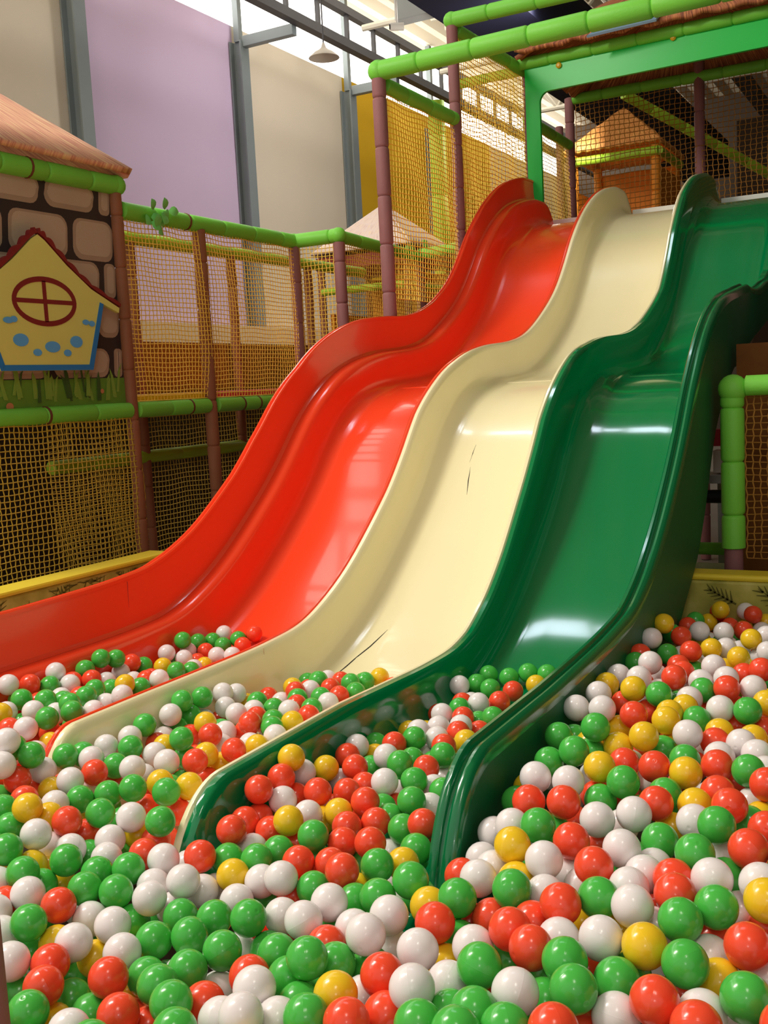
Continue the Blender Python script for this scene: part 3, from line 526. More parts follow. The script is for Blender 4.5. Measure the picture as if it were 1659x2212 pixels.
# ------------------------------------------------------------------ background play frames
tag(sleeve((-4.6, 9.85, 0), (-4.6, 9.85, 4.35), .085, .6, 16, .3).build('padded_pillar', M['lpipe']), 'thick yellow-lime pillar behind the tower net', 'pillar')
pyramid('thatched_roof', -4.62, 8.65, .5, .5, 2.73, 3.17, M['strawp'], 'pale pink pointed roof behind the left railing', lip=.02, fascia=(.14, M['fascia']))
t = empty('play_hut', (-4.62, 8.65, 0), 'orange hut below the pale pink pointed roof', 'hut')
for sx in (-1, 1):
    for sy in (-1, 1): sleeve((-4.62+.44*sx, 8.65+.44*sy, 0), (-4.62+.44*sx, 8.65+.44*sy, 2.6), .035, .36, 10).build('post', M['padb'], t)
boxo('wall_panel', (-5.0, 9.04, 1.5), (-4.2, 9.08, 2.55), M['orange'], t); boxo('wall_panel', (-5.02, 8.27, 1.5), (-4.98, 9.03, 2.2), M['orange'], t); boxo('deck', (-5.05, 8.2, 1.4), (-4.2, 9.08, 1.5), M['ymat'], t)
sleeve((-4.18, 8.2, 2.4), (-4.18, 9.1, 2.4), .035, .3, 10).build('rail', M['lpipe'], t); sleeve((-5.05, 8.2, 2.4), (-4.2, 8.2, 2.4), .035, .3, 10).build('rail', M['lpipe'], t)
net((-4.15, 9.5, 0), (.65, 0, 0), (0, 0, 4.36), 20, 120, 'tall yellow net hanging from the pale lime rail', 'net', .0035)
tag(boxo('back_panel', (-4.6, 10.3, 0), (-2.2, 10.4, 2.75), M['orange']), 'orange padded wall far behind the slide tower', 'panel')
pyramid('thatched_roof', -3.3, 12.1, .55, .55, 4.0, 4.5, M['strawo'], 'small orange thatch roof seen through the tower net', scallop=.02, lip=.03)
t = empty('play_hut', (-3.3, 12.1, 0), 'distant orange hut seen through the tower net', 'hut')
for sx in (-1, 1):
    for sy in (-1, 1): sleeve((-3.3+.46*sx, 12.1+.46*sy, 2.4), (-3.3+.46*sx, 12.1+.46*sy, 3.98), .05, .36, 10).build('post', M['orange'], t)
for z in (3.9,): sleeve((-3.8, 11.6, z), (-2.8, 11.6, z), .05, .4, 10).build('rail', M['lpipe'], t); sleeve((-2.8, 11.6, z), (-2.8, 12.6, z), .05, .4, 10).build('rail', M['lpipe'], t)
boxo('deck', (-3.85, 11.55, 2.3), (-2.75, 12.65, 2.42), M['ymat'], t); boxo('wall_panel', (-3.8, 12.58, 2.42), (-2.8, 12.62, 3.9), M['orange'], t); boxo('wall_panel', (-3.8, 11.62, 2.42), (-3.76, 12.56, 3.6), M['orange'], t); boxo('wall_panel', (-2.84, 11.62, 2.42), (-2.8, 12.56, 3.75), M['orange'], t)
tag(boxo('partition', (-2.4, 14.0, 0), (3.5, 14.2, 4.6), M['dark']), 'dark partition far behind the rear tower net', 'partition')
for i, (x, z) in enumerate(((-1.9, 3.4), (-1.3, 3.9), (-.6, 3.5))):
    tag(boxo('storage_box', (x, 13.2, 0), (x+.45, 13.6, z), M['grey' if i == 1 else 'brown']), ('dim brown cabinet behind the rear net', 'dim grey cabinet behind the rear net', 'dim brown cabinet at the edge behind the rear net')[i], 'cabinet', 'dim cabinets behind the net')

# ------------------------------------------------------------------ right side behind the pit wall
t = tag(sleeve((-.748, 4.2, .80), (-.748, 4.2, 1.40), .045, .21, 18, .35).build('padded_post', M['gpipe']), 'short lime post with round elbow right of green slide', 'post')
b = MB(); q = np.array([-.745, 4.2, 1.43]); rows = []
for a in np.linspace(-math.pi/2, math.pi/2, 11): rows.append([q+.056*np.array([math.cos(a)*math.cos(p), math.cos(a)*math.sin(p), math.sin(a)]) for p in np.linspace(0, 6.2832, 20, endpoint=False)])
b.grid(rows, 0, True); b.build('elbow', M['gpipe'], t); b = MB(); b.tube([(-.748, 4.2, 0), (-.748, 4.2, .81)], .036, 14); b.build('base_sleeve', M['pad'], t)
rail((-.70, 4.2, 1.44), (.8, 4.2, 1.44), .04, M['gpipe'], 'lime rail leading right from the round elbow', seg=.35)
net((-.70, 4.22, .76), (1.4, 0, 0), (0, 0, .66), 52, 26, 'shaded yellow net below lime rail at right', 'net_shade_tan')
tag(boxo('back_panel', (-.80, 4.6, 0), (1.2, 4.66, 1.61), M['dbrown']), 'brown panel behind the net at right', 'panel')
p = onY(1556, 968, 5.2); t = empty('supply_box', (p[0], 5.2, 0), 'small red and white box behind green slide', 'box')
boxo('lid', p-np.array([.035, .0, -.01]), p+np.array([.035, .1, .09]), M['rmat'], t); boxo('body', p-np.array([.035, .0, .12]), p+np.array([.035, .1, -.012]), M['white'], t)
boxo('shelf', (-1.3, 5.15, .96), (-.86, 5.35, 1.0), M['grey'], t); boxo('shelf_leg', (-1.0, 5.2, 0), (-.95, 5.25, .96), M['grey'], t)
tag(sleeve((-1.4, 5.0, .665), (-.8, 5.0, .665), .03, .3, 12).build('padded_rail', M['gpipe']), 'low dark lime pipe behind the green slide', 'rail')
b = MB(); b.tube([(-1.3, 4.7, .95), (-.78, 4.7, .95)], .03, 14); tag(b.build('foam_roller', M['black']), 'dark roller lying behind the lime post', 'roller')
tag(boxo('step_block', (-1.2, 4.9, 0), (-.8, 5.1, .58), M['pale'], None, .01), 'pale green foam block behind the lime post', 'block')
tag(sleeve((-.989, .742, 0), (-.989, .742, .96), .04, .36, 14).build('padded_post', M['pad']), 'dark post sliver at the bottom left corner', 'post')

ANCH = [(-3, 0.3, 0.66), (-2.2, 0.3, 0.66), (-1.8, 0.3, 0.63), (-1.5, 0.3, 0.57), (-1.2, 0.3, 0.56), (-0.8, 0.3, 0.63), (-0.5, 0.3, 0.69), (0, 0.3, 0.72), (0.8, 0.3, 0.74), (-3, 0.7, 0.66), (-2.2, 0.7, 0.66), (-1.8, 0.7, 0.63), (-1.5, 0.7, 0.57), (-1.2, 0.7, 0.56), (-0.8, 0.7, 0.63), (-0.5, 0.7, 0.69), (0, 0.7, 0.72), (0.8, 0.7, 0.74), (-3, 1.1, 0.66), (-2.2, 1.1, 0.66), (-1.8, 1.1, 0.63), (-1.5, 1.1, 0.57), (-1.2, 1.1, 0.56), (-0.8, 1.1, 0.63), (-0.5, 1.1, 0.69), (0, 1.1, 0.72), (0.8, 1.1, 0.74), (-3, 1.4, 0.66), (-2.2, 1.4, 0.66), (-1.8, 1.4, 0.63), (-1.5, 1.4, 0.57), (-1.2, 1.4, 0.56), (-0.8, 1.4, 0.63), (-0.5, 1.4, 0.69), (0, 1.4, 0.72), (0.8, 1.4, 0.74), (-2.2, 1.7, 0.66), (-1.9, 1.7, 0.63), (-1.5, 1.7, 0.6), (-1.2, 1.7, 0.585), (-0.65, 1.7, 0.69), (-0.3, 1.7, 0.73), (0.5, 1.7, 0.74), (-0.65, 2.1, 0.72), (-0.2, 2.1, 0.72), (0.5, 2.1, 0.72), (-0.65, 2.7, 0.72), (-0.2, 2.7, 0.72), (0.5, 2.7, 0.72), (-0.65, 3.1, 0.67), (-0.2, 3.1, 0.67), (0.5, 3.1, 0.67), (-0.65, 3.9, 0.6), (-0.2, 3.9, 0.6), (0.5, 3.9, 0.6)]
NAMED = """
G|-0.2206|1.2878|0.7049|green ball at bottom edge, white left, red above
R|-0.3282|1.2527|0.6936|red ball at bottom edge, white left, red right, white above
G|-0.4342|1.2425|0.6896|green ball at bottom edge, green left, green right, green above, red below
G|-0.3098|1.3470|0.6982|green ball before slide at right, yellow left, yellow right, green above, red below
R|-0.2374|1.4042|0.7101|red ball before slide at right, white left, white above, white below
Y|-0.3725|1.3736|0.6960|yellow ball before slide at right, white left, white right, white above, green below
G|-0.5806|1.2634|0.6768|green ball before slide at right, white left, green right, white above, green below
W|-0.5074|1.2162|0.6816|white ball at bottom edge, green left, green right, green above, green below
G|-0.3388|1.4466|0.7058|green ball right of green slide, white left, green right, red above, green below
W|-0.4384|1.3811|0.6893|white ball before slide at right, white left, yellow right, green above, red below
W|-0.6493|1.1855|0.6699|white ball at bottom edge, red left, white right, white above, green below
G|-0.8515|1.2269|0.6448|green ball before green lane, green left, green right, white above, green below, green upper-left
G|-0.2973|1.4968|0.7099|green ball right of green slide, green left, white right, white above, red below
W|-0.4161|1.4705|0.6996|white ball right of green slide, green left, red right, white above, yellow below
R|-0.5263|1.3266|0.6832|red ball before slide at right, red left, green right, red above, white below
W|-0.7998|1.3176|0.6482|white ball before slide at right, red left, white right, green above, green below
W|-0.7049|1.3115|0.6467|white ball before slide at right, white left, yellow right, red above, white below
G|-0.3974|1.3184|0.6676|green ball at bottom edge, green left, green right, white above, white below
R|-0.5234|1.4495|0.6913|red ball right of green slide, red left, green right, white above, white below
R|-1.1828|1.1422|0.5796|red ball at bottom edge, green left, green right, white above, red below
G|-0.6187|1.4857|0.6799|green ball right of green slide, white left, white right, yellow above, red below
G|-0.4675|1.3048|0.6888|green ball before slide at right, red left, white right, white above, green below
R|-0.2787|1.6642|0.7319|red ball right of green slide, white left, green above, white below
W|-0.8678|1.0788|0.6334|white ball at bottom edge, white left, white right, white above
G|-1.0421|1.2600|0.5959|green ball before green lane, green left, white right, green above, white below, white upper-right
G|-1.2443|1.0304|0.5700|green ball at bottom edge, yellow right, red above
R|-0.7252|1.2344|0.6434|red ball at bottom edge, green left, white right, green above, red below
G|-0.4758|1.4924|0.6908|green ball right of green slide, red left, white right, red above, white below
R|-0.7121|1.3876|0.6510|red ball before slide at right, white left, green right, yellow above, white below
W|-0.8977|1.1526|0.6261|white ball at bottom edge, red left, green right, red above, white below
G|-0.7078|1.4645|0.6568|green ball right of green slide, yellow left, white right, green below
G|-1.0106|1.0957|0.6072|green ball at bottom edge, green left, red right, green above, green below
G|-1.0701|1.3711|0.5912|green ball before green lane, green left, white right, white above, white below
W|-0.3805|1.2538|0.6564|white ball at bottom edge, red left, red right, green above
G|-0.3446|1.7469|0.7271|green ball right of green slide, white left, green right, red above, white below, white upper-left
R|-1.0994|1.0749|0.5763|red ball at bottom edge, green left, red right, red above
W|-0.6005|1.5883|0.6877|white ball right of green slide, yellow left, white right, green above, white below
W|-0.9426|1.3549|0.6221|white ball before green lane, white left, white right, green above, green below
G|-0.7808|1.1135|0.6343|green ball at bottom edge, white left, red right, green above
R|-0.5753|1.3679|0.6802|red ball before slide at right, red left, red right, green above, green below
R|-0.5092|1.5763|0.6988|red ball right of green slide, white left, white right, red above, green below, white upper-right
G|-1.4342|1.2078|0.5864|green ball before cream lane, white left, red right, white above, green below
R|-1.2725|1.0884|0.5726|red ball at bottom edge, green left, green right, red above, green below
Y|-0.7709|1.1773|0.6346|yellow ball at bottom edge, green left, white right, green above, red below
G|-1.0689|1.2026|0.5863|green ball at bottom edge, green left, green right, green above, green below, green lower-left
W|-0.8022|1.3988|0.6391|white ball right of green slide, green left, yellow right, green above, white below
Y|-0.6707|1.6205|0.6884|yellow ball right of green slide, white right, white above, yellow below
G|-1.2067|1.2776|0.5675|green ball before green lane, white left, green right, white above, green below, green upper-left
W|-1.3221|1.2044|0.5761|white ball before green lane, yellow left, yellow right, white above, green below
W|-0.3184|1.5730|0.7149|white ball right of green slide, red left, green right, green above, green below
W|-1.3638|1.1042|0.5850|white ball before green lane, red right, white above, green below
W|-0.4826|1.6489|0.7032|white ball right of green slide, red left, green right, white above, white below
G|-1.1489|1.3048|0.5747|green ball before green lane, green left, green right, green above, green below, green upper-right
W|-0.5014|1.7961|0.7024|white ball right of green slide, white left, red right, green above, white below
G|-0.8235|1.5191|0.6403|green ball before slide at right, green left, green right, yellow above, yellow below
W|-0.9300|1.4177|0.6262|white ball before green lane, green left, green right, red above, red below
R|-0.3614|1.5133|0.7090|red ball right of green slide, white left, white right, red above, green below, red upper-right
R|-0.7170|1.1174|0.6414|red ball at bottom edge, green left, red right, yellow above
R|-1.4429|1.2866|0.5794|red ball before cream lane, white left, white right, yellow above, yellow below
W|-0.5599|1.7621|0.6961|white ball right of green slide, red left, white right, green above, red below
W|-1.3077|1.3826|0.5746|white ball before green lane, green left, white right, white above, green below
R|-0.5771|1.6647|0.6937|red ball right of green slide, green left, red right, red above, white below
W|-1.1017|1.5190|0.5907|white ball before green lane, white left, green right, green above, red below
G|-0.3581|1.6376|0.7212|green ball right of green slide, green left, white right, white above, white below
W|-1.2759|1.4429|0.5863|white ball before green lane, white left, white right, green below
R|-0.9864|1.5536|0.6124|red ball before green lane, red left, green right, red above, white below
R|-0.6410|1.8107|0.6983|red ball right of green slide, red left, red right, white above, green below
G|-0.6584|1.7160|0.6875|green ball right of green slide, white left, green right, red above, white below, red upper-left
W|-1.2933|1.2697|0.5805|white ball before green lane, white left, green right, green above, white below
G|-1.3827|1.3735|0.5769|green ball before green lane, green left, white right, green above, white below, green upper-right
R|-0.2669|1.2142|0.6959|red ball at bottom edge, red left, white right, white above
W|-0.7102|1.5568|0.6485|white ball right of green slide, green left, green right, white above, red below
W|-1.2214|1.2154|0.5744|white ball before green lane, yellow left, green right, white above, red below
G|-0.5552|1.9185|0.7107|green ball right of green slide, yellow left, red right, red above, white below
G|-0.9494|1.6211|0.5986|green ball before green lane, red left, yellow right, red above, green below
G|-0.4393|1.7348|0.6873|green ball right of green slide, white left, yellow right, yellow above, white below
Y|-0.2285|1.5100|0.7280|yellow ball right of green slide, white left, white above, red below
G|-0.5460|1.1654|0.6730|green ball at bottom edge, green left, white right, green above, green below
G|-0.6023|1.1116|0.6714|green ball at bottom edge, red left, green right, white above
G|-1.5579|1.4189|0.5877|green ball before cream lane, yellow left, green right, white above, yellow below
G|-1.1516|1.3771|0.5704|green ball before green lane, green left, green right, white above, green below, white upper-left
R|-1.3124|1.1412|0.5731|red ball before green lane, green left, white right, yellow above, red below
G|-1.0757|1.1393|0.5939|green ball at bottom edge, green left, green right, green above, green below, red lower-left
Y|-0.4542|2.0070|0.7113|yellow ball right of green slide, red left, red right, green above, yellow below
W|-1.5202|1.2848|0.5868|white ball before cream lane, red left, green right, green above, green below
R|-1.3139|1.5414|0.5862|red ball before green lane, white left, green right, white below
Y|-0.2721|1.3827|0.6606|yellow ball at bottom edge, green left, green right, white above, white below
G|-1.4442|1.3545|0.5796|green ball before cream lane, yellow left, green right, green above, white below
R|-0.4269|1.1421|0.6938|red ball at bottom edge, green left, red right, green above
G|-0.8374|1.2833|0.6091|green ball before slide at right, green left, green right, red above, yellow below
G|-1.1407|1.6937|0.5954|green ball in green lane, red left, red right, white above, red below
W|-1.6637|1.4414|0.6151|white ball before cream lane, green left, white right, yellow above, yellow below
G|-0.4896|1.1359|0.6817|green ball at bottom edge, green left, green right, white above
R|-0.5182|2.0166|0.7120|red ball right of green slide, red left, yellow right, green above, green below
R|-0.4758|1.8554|0.7037|red ball right of green slide, white left, green right, green above, green below
G|-1.4667|1.6017|0.6101|green ball before cream lane, white left, red right, green above, red below
R|-0.6913|1.1806|0.6213|red ball at bottom edge, red left, green right, red above
Y|-0.6189|1.9727|0.7133|yellow ball right of green slide, green left, red right, green above, green below
R|-1.3119|1.6448|0.5984|red ball before green lane, red right, green below
R|-0.3436|1.8608|0.7172|red ball right of green slide, yellow left, white right, red above, green below
G|-0.6934|2.0350|0.7163|green ball right of green slide, green left, green right, white above, white below
W|-0.6310|1.2636|0.6371|white ball at bottom edge, white left, green right, yellow above, green below
Y|-1.2287|1.7337|0.5969|yellow ball in green lane, red left, white right, white above, red below
G|-0.9521|1.2879|0.5962|green ball before green lane, green left, green right, green above, green below, white upper-right
Y|-0.5801|2.1717|0.7173|yellow ball right of green slide, yellow left, green right, red above, red below
R|-0.4039|2.0625|0.7132|red ball right of green slide, yellow left, green right, white above, red below
W|-1.5487|1.6014|0.6064|white ball before cream lane, green left, green right, green above, yellow below
W|-0.6285|1.3487|0.6499|white ball before slide at right, green left, red right, green above, green below
W|-1.3798|1.5071|0.5823|white ball before green lane, red left, red right, red above, white below
R|-0.9555|1.8285|0.5953|red ball in green lane, green left, green above, green below
R|-1.6657|1.5296|0.6076|red ball before cream lane, yellow left, red right, white above, white below
R|-0.7137|1.8160|0.6868|red ball right of green slide, red right, white above, green below
G|-0.6843|2.1585|0.7299|green ball right of green slide, green left, yellow right, white above, green below
G|-0.8752|1.4904|0.6125|green ball before green lane, green left, green right, green above, white below
Y|-1.2278|1.5334|0.5658|yellow ball before green lane, red left, white right, green above, white below
W|-0.7368|1.9168|0.6955|white ball right of green slide, green right, green above, red below
G|-1.4197|1.4488|0.5809|green ball before cream lane, green left, red right, red above, green below
G|-1.6305|1.5933|0.6062|green ball before cream lane, green left, white right, green above, white below
G|-0.3417|2.0475|0.7165|green ball right of green slide, red left, red right, white above, white below
Y|-1.7520|1.5017|0.6351|yellow ball before cream lane, green left, yellow right, red above, white below
R|-1.3513|1.8009|0.6232|red ball in green lane, white right, yellow above, red below
R|-1.0195|1.7176|0.5901|red ball in green lane, red left, white right, red above, green below
G|-1.5646|1.7359|0.6104|green ball in cream lane, yellow left, yellow right, yellow above, green below
W|-1.0404|1.4290|0.5725|white ball before green lane, green left, white right, red above, green below
W|-0.4984|2.2266|0.7134|white ball right of green slide, yellow left, red right, green above, green below
G|-0.5412|1.0977|0.6863|green ball at bottom edge, green left, green right, green above
G|-1.5840|1.3316|0.5950|green ball before cream lane, white left, green right, green above, white below
G|-1.2415|1.3891|0.5487|green ball before green lane, white left, green right, white above, green below, white upper-left
R|-1.1250|1.6123|0.5772|red ball before green lane, green left, red right, green above, green below
W|-0.3980|1.8195|0.6946|white ball right of green slide, yellow left, green right, yellow above, green below
G|-0.4057|2.4297|0.7147|green ball right of green slide, white left, yellow right, white above, yellow below
G|-1.6634|1.7339|0.6056|green ball in cream lane, green left, yellow right, white above, white below
G|-1.0338|1.9302|0.5940|green ball in green lane, green left, white right, green above, red below
R|-0.9949|1.1506|0.5783|red ball at bottom edge, green left, white right, green above, white below
W|-0.6645|1.9095|0.6990|white ball right of green slide, white left, yellow right, green above, red below
R|-1.2625|1.9041|0.5916|red ball in green lane, red left, red right, yellow above, white below
R|-1.1327|1.8965|0.5911|red ball in green lane, red left, green right, red above, red below, yellow lower-left
W|-0.4423|1.5468|0.6888|white ball right of green slide, red left, white right, white above, white below
Y|-0.5613|2.2942|0.7170|yellow ball right of green slide, red left, yellow right, yellow above, green below
W|-1.1638|1.5388|0.5637|white ball before green lane, yellow left, white right, green above, green below
G|-1.9368|1.6866|0.6665|green ball before cream lane, green left, green right, white above, white below
W|-1.1543|2.0260|0.5854|white ball in green lane, red left, green right, white above, green below
G|-1.0465|1.5438|0.5696|green ball before green lane, white left, white right, red above, white below
G|-1.2149|1.5960|0.5729|green ball before green lane, green left, green right, white above, white below
W|-0.5071|1.3927|0.6660|white ball before slide at right, red left, yellow right, red above, green below
W|-1.2717|1.4917|0.5443|white ball before green lane, white left, white right, red above, green below
W|-1.4017|1.3207|0.5439|white ball before cream lane, red left, white right, green above, white below
G|-1.6720|1.3712|0.6110|green ball before cream lane, white right, green above, green below
G|-0.9413|1.7655|0.5700|green ball in green lane, white left, red above, yellow below
R|-1.0916|1.7283|0.5733|red ball in green lane, green left, red right, red above, red below
Y|-1.5496|1.7980|0.6032|yellow ball in cream lane, green left, red right, red above, red below
R|-0.6437|2.3240|0.7118|red ball right of green slide, red left, red right, yellow above, yellow below
W|-0.7913|2.3506|0.7048|white ball right of green slide, white right, green below
G|-0.8952|1.2350|0.5982|green ball at bottom edge, white left, green right, green above, green below
R|-0.3801|1.5813|0.6989|red ball right of green slide, white left, white right, green above, red below
G|-1.2809|1.1515|0.5131|green ball at bottom edge, red left, green right, green above, green below
R|-0.6532|1.4780|0.6261|red ball right of green slide, green left, red right, white above, white below
R|-1.8286|1.7796|0.6040|red ball in cream lane, white left, green right, white above, green below
G|-1.2047|1.1187|0.5240|green ball at bottom edge, green left, red right, green above, white below
Y|-1.3575|1.9441|0.6461|yellow ball in green lane, yellow left, yellow right, red above, red below
W|-0.4691|2.4399|0.7099|white ball right of green slide, green left, green right, red above, yellow below
Y|-0.6910|2.4973|0.7206|yellow ball right of green slide, yellow left, green right, white above, red below
R|-1.6522|1.9467|0.5971|red ball in cream lane, green left, yellow right, red above, yellow below
W|-0.2745|1.2831|0.6704|white ball at bottom edge, red left, green right, yellow above, red below
G|-1.9490|1.8040|0.6215|green ball in cream lane, green left, white right, green above, white below
W|-0.2460|1.5717|0.7212|white ball right of green slide, green left, red above, yellow below
R|-1.3488|1.8862|0.6198|red ball in green lane, red left, white right, yellow above, white below
R|-1.0810|1.8491|0.5702|red ball in green lane, red left, green right, red above, red below, green upper-right
W|-1.5605|1.5462|0.5760|white ball before cream lane, red left, yellow right, green above, white below
G|-0.9498|1.0320|0.6162|green ball at bottom edge, red left, red right, green above
W|-0.8421|1.1295|0.6039|white ball at bottom edge, white left, green right, white above
W|-1.1736|1.4714|0.5528|white ball before green lane, white left, white right, yellow above, green below
G|-1.0267|2.0725|0.5634|green ball in green lane, white left, white above, white below
R|-1.6211|2.0649|0.5897|red ball in cream lane, white left, yellow right, white above, yellow below
Y|-0.4123|1.8934|0.6952|yellow ball right of green slide, green left, red right, yellow above, white below
G|-0.6018|1.9181|0.6664|green ball right of green slide, red left, green right, yellow above, white below
W|-1.8355|1.7068|0.6090|white ball in cream lane, yellow left, red right, green above, green below
Y|-1.3403|2.0646|0.5797|yellow ball in green lane, white left, red right, red below
G|-1.7754|1.6748|0.5842|green ball before cream lane, white left, green right, white above, red below
G|-0.7775|2.1794|0.6913|green ball right of green slide, green right, green below
W|-1.3161|1.8408|0.5877|white ball in green lane, red left, red right, red above, yellow below
R|-0.2966|1.9788|0.7203|red ball right of green slide, green left, green above, yellow below
Y|-0.7706|1.4817|0.6215|yellow ball right of green slide, green left, green right, green above, red below
G|-0.6256|2.4896|0.7150|green ball right of green slide, yellow left, white right, white above, yellow below
W|-0.2983|1.4484|0.6560|white ball before slide at right, green left, red right, red above, yellow below
G|-1.0975|2.0661|0.5809|green ball in green lane, white left, white right, red above, green below
G|-1.4778|1.4219|0.5745|green ball before cream lane, green left, green right, white above, green below
R|-0.6178|2.6179|0.7242|red ball right of green slide, white left, red right, red above, yellow below
W|-1.7148|1.9126|0.5992|white ball in cream lane, white left, green right, yellow above, yellow below
G|-1.0120|1.8436|0.5690|green ball in green lane, red left, red right, green above, white below
W|-0.4352|1.6112|0.6821|white ball right of green slide, white left, red right, white above, white below
R|-0.4818|2.5899|0.7158|red ball right of green slide, green left, white right, white above, white below
G|-1.7919|2.0627|0.6007|green ball in cream lane, yellow left, red right, green above, green below
G|-1.1079|2.2453|0.5810|green ball in green lane, green left, green right, red above, white below
G|-1.1857|2.1615|0.5789|green ball in green lane, white left, green right, red above, green below
Y|-1.6154|2.1578|0.5695|yellow ball in cream lane, red left, white right, red above, red below
R|-1.2788|2.1011|0.5774|red ball in green lane, red left, green right, red above, red below, white lower-left
R|-0.9571|1.2184|0.5945|red ball at bottom edge, green left, green right, white above, white below
W|-0.9212|1.0977|0.6023|white ball at bottom edge, red left, white right, red above
W|-0.7198|2.3268|0.7174|white ball right of green slide, white left, red right, white above, green below
W|-0.7222|1.7468|0.6647|white ball right of green slide, green right, yellow below
G|-1.7320|1.7220|0.5852|green ball in cream lane, green left, green right, green above, green below
R|-0.8824|1.3291|0.6045|red ball before green lane, white left, white right, white above, green below
Y|-1.1144|2.4009|0.5632|yellow ball in green lane, red left, red right, red above, green below
G|-0.7497|2.0345|0.6851|green ball right of green slide, green right, green above, white below
G|-1.1589|1.2029|0.5527|green ball at bottom edge, red left, green right, white above, green below
W|-1.7616|1.8400|0.6020|white ball in cream lane, green left, white right, green above, green below
R|-1.1267|1.8038|0.5719|red ball in green lane, yellow left, red right, yellow above, red below
W|-1.9683|1.6448|0.7107|white ball before cream lane, green right, red above, white below
W|-1.1430|1.0164|0.5731|white ball at bottom edge, yellow left, green right, green above
W|-0.3883|2.2444|0.6998|white ball right of green slide, red left, white right, red above, green below
G|-2.2061|1.9881|0.6345|green ball in red lane, white left, white right, green above, white upper-left
G|-1.2058|1.6590|0.5649|green ball before green lane, green left, red right, red above, white below
W|-0.4243|2.6218|0.7131|white ball right of green slide, red left, red above, green below
W|-1.5969|2.2184|0.5800|white ball in cream lane, yellow left, red right, green above, red below
W|-2.1786|1.8871|0.6400|white ball in red lane, red left, green right, white above, green below
Y|-1.1841|1.8645|0.5696|yellow ball in green lane, yellow left, red right, red above, red below
R|-0.5920|2.0558|0.6957|red ball right of green slide, yellow left, red right, yellow above, green below
G|-1.8869|1.9699|0.5956|green ball in cream lane, white left, red right, white above, white below
W|-1.9446|2.2004|0.6074|white ball in cream lane, green left, green right, green below
Y|-0.6371|2.1693|0.6879|yellow ball right of green slide, green left, yellow right, yellow above, red below
R|-1.2345|1.9852|0.5647|red ball in green lane, white left, red right, white above, yellow below
G|-2.1940|2.0699|0.6294|green ball in red lane, white left, white right, green above, green upper-left
R|-0.3820|1.9510|0.7028|red ball right of green slide, yellow left, green right, red above, red below
R|-1.9413|1.6427|0.6197|red ball before cream lane, white left, white right, green above, red below
G|-1.7953|1.4868|0.5901|green ball before cream lane, white right, green above, green below, green upper-left
W|-0.5789|1.5308|0.6574|white ball right of green slide, green left, red right, white above, red below
G|-1.2851|1.5936|0.5627|green ball before green lane, red left, green right, red above, yellow below
R|-1.7536|2.1365|0.5914|red ball in cream lane, red left, white right, yellow above, yellow below
R|-1.7140|2.2644|0.5897|red ball in cream lane, red left, green right, red above, white below
Y|-1.3154|1.2442|0.5261|yellow ball before green lane, white left, white right, white above, red below
W|-1.2393|1.8244|0.5724|white ball in green lane, yellow left, yellow right, red above, green below
G|-1.2421|2.3523|0.5721|green ball in green lane, red left, white right, white above, green below
W|-2.1699|2.1293|0.6157|white ball in red lane, green left, white right, green above
G|-0.5162|2.4012|0.6903|green ball right of green slide, yellow left, white right, yellow above, white below
Y|-1.6320|2.3530|0.5731|yellow ball in cream lane, green left, red right, white above, red below
G|-1.9464|2.0945|0.6106|green ball in cream lane, white right, green above, red below
W|-1.9453|1.7258|0.6134|white ball in cream lane, red left, white right, green above, yellow below
G|-1.3615|1.1142|0.5215|green ball at bottom edge, red right, white above, green below
R|-1.5705|1.7743|0.5473|red ball in cream lane, green left, yellow above
R|-1.4580|1.5369|0.5672|red ball before cream lane, white left, white right, red above, green below
W|-1.5231|1.4949|0.5648|white ball before cream lane, green left, red right, white above, green below
R|-1.3444|1.7339|0.5767|red ball in green lane, red left, red right, red above, white below
G|-1.1355|2.6352|0.5535|green ball in green lane, green left, red above
R|-0.5720|1.4539|0.6496|red ball before slide at right, red left, red right, white above, red below
W|-0.7173|2.7660|0.7150|white ball right of green slide, green left, green right, white above, white below
G|-1.3463|1.3745|0.5242|green ball before green lane, white left, white right, white above, green below
G|-0.8471|1.1924|0.5909|green ball at bottom edge, green left, yellow right, green above, green below
R|-1.1165|2.1686|0.5733|red ball in green lane, green left, green right, white above, white below
W|-2.1966|2.2765|0.6177|white ball in red lane, white left, green right, yellow above
W|-1.9417|1.6026|0.6703|white ball before cream lane, green right, white above, red below
R|-0.4477|2.2659|0.6890|red ball right of green slide, white left, white right, yellow above, white below
Y|-0.9275|1.6832|0.5780|yellow ball in green lane, green left, green right, green above, green below
G|-0.4802|1.9425|0.6878|green ball right of green slide, red left, yellow right, yellow above, red below
W|-1.9525|1.9487|0.5974|white ball in cream lane, green left, green right, white above, green below
G|-1.9525|2.3540|0.6132|green ball in cream lane, green left, white right, yellow above, yellow below
G|-0.4819|2.1241|0.6940|green ball right of green slide, green left, white right, white above, yellow below
G|-1.9525|2.2642|0.6289|green ball in cream lane, green right, green above, green below
W|-0.3487|2.1940|0.6979|white ball right of green slide, white left, white above, green below
R|-1.2823|1.7395|0.5622|red ball in green lane, red left, yellow right, red above, green below
R|-0.6710|3.0588|0.6770|red ball right of green slide, green left, yellow right, red above, red below
W|-1.2414|2.1935|0.5779|white ball in green lane, yellow left, green right, red above, white below
R|-1.6784|2.0173|0.5208|red ball in cream lane, yellow left, yellow above
Y|-0.5337|3.2704|0.6735|yellow ball right of green slide, red left, white right, red above, white below
W|-1.0366|1.2369|0.5364|white ball at bottom edge, red left, red right, green above, red below
W|-0.7717|2.4671|0.7083|white ball right of green slide, yellow right, yellow above, white below
G|-1.1053|2.3288|0.5256|green ball in green lane, green left, yellow above
G|-1.8377|1.8611|0.5911|green ball in cream lane, red left, white right, white above, green below
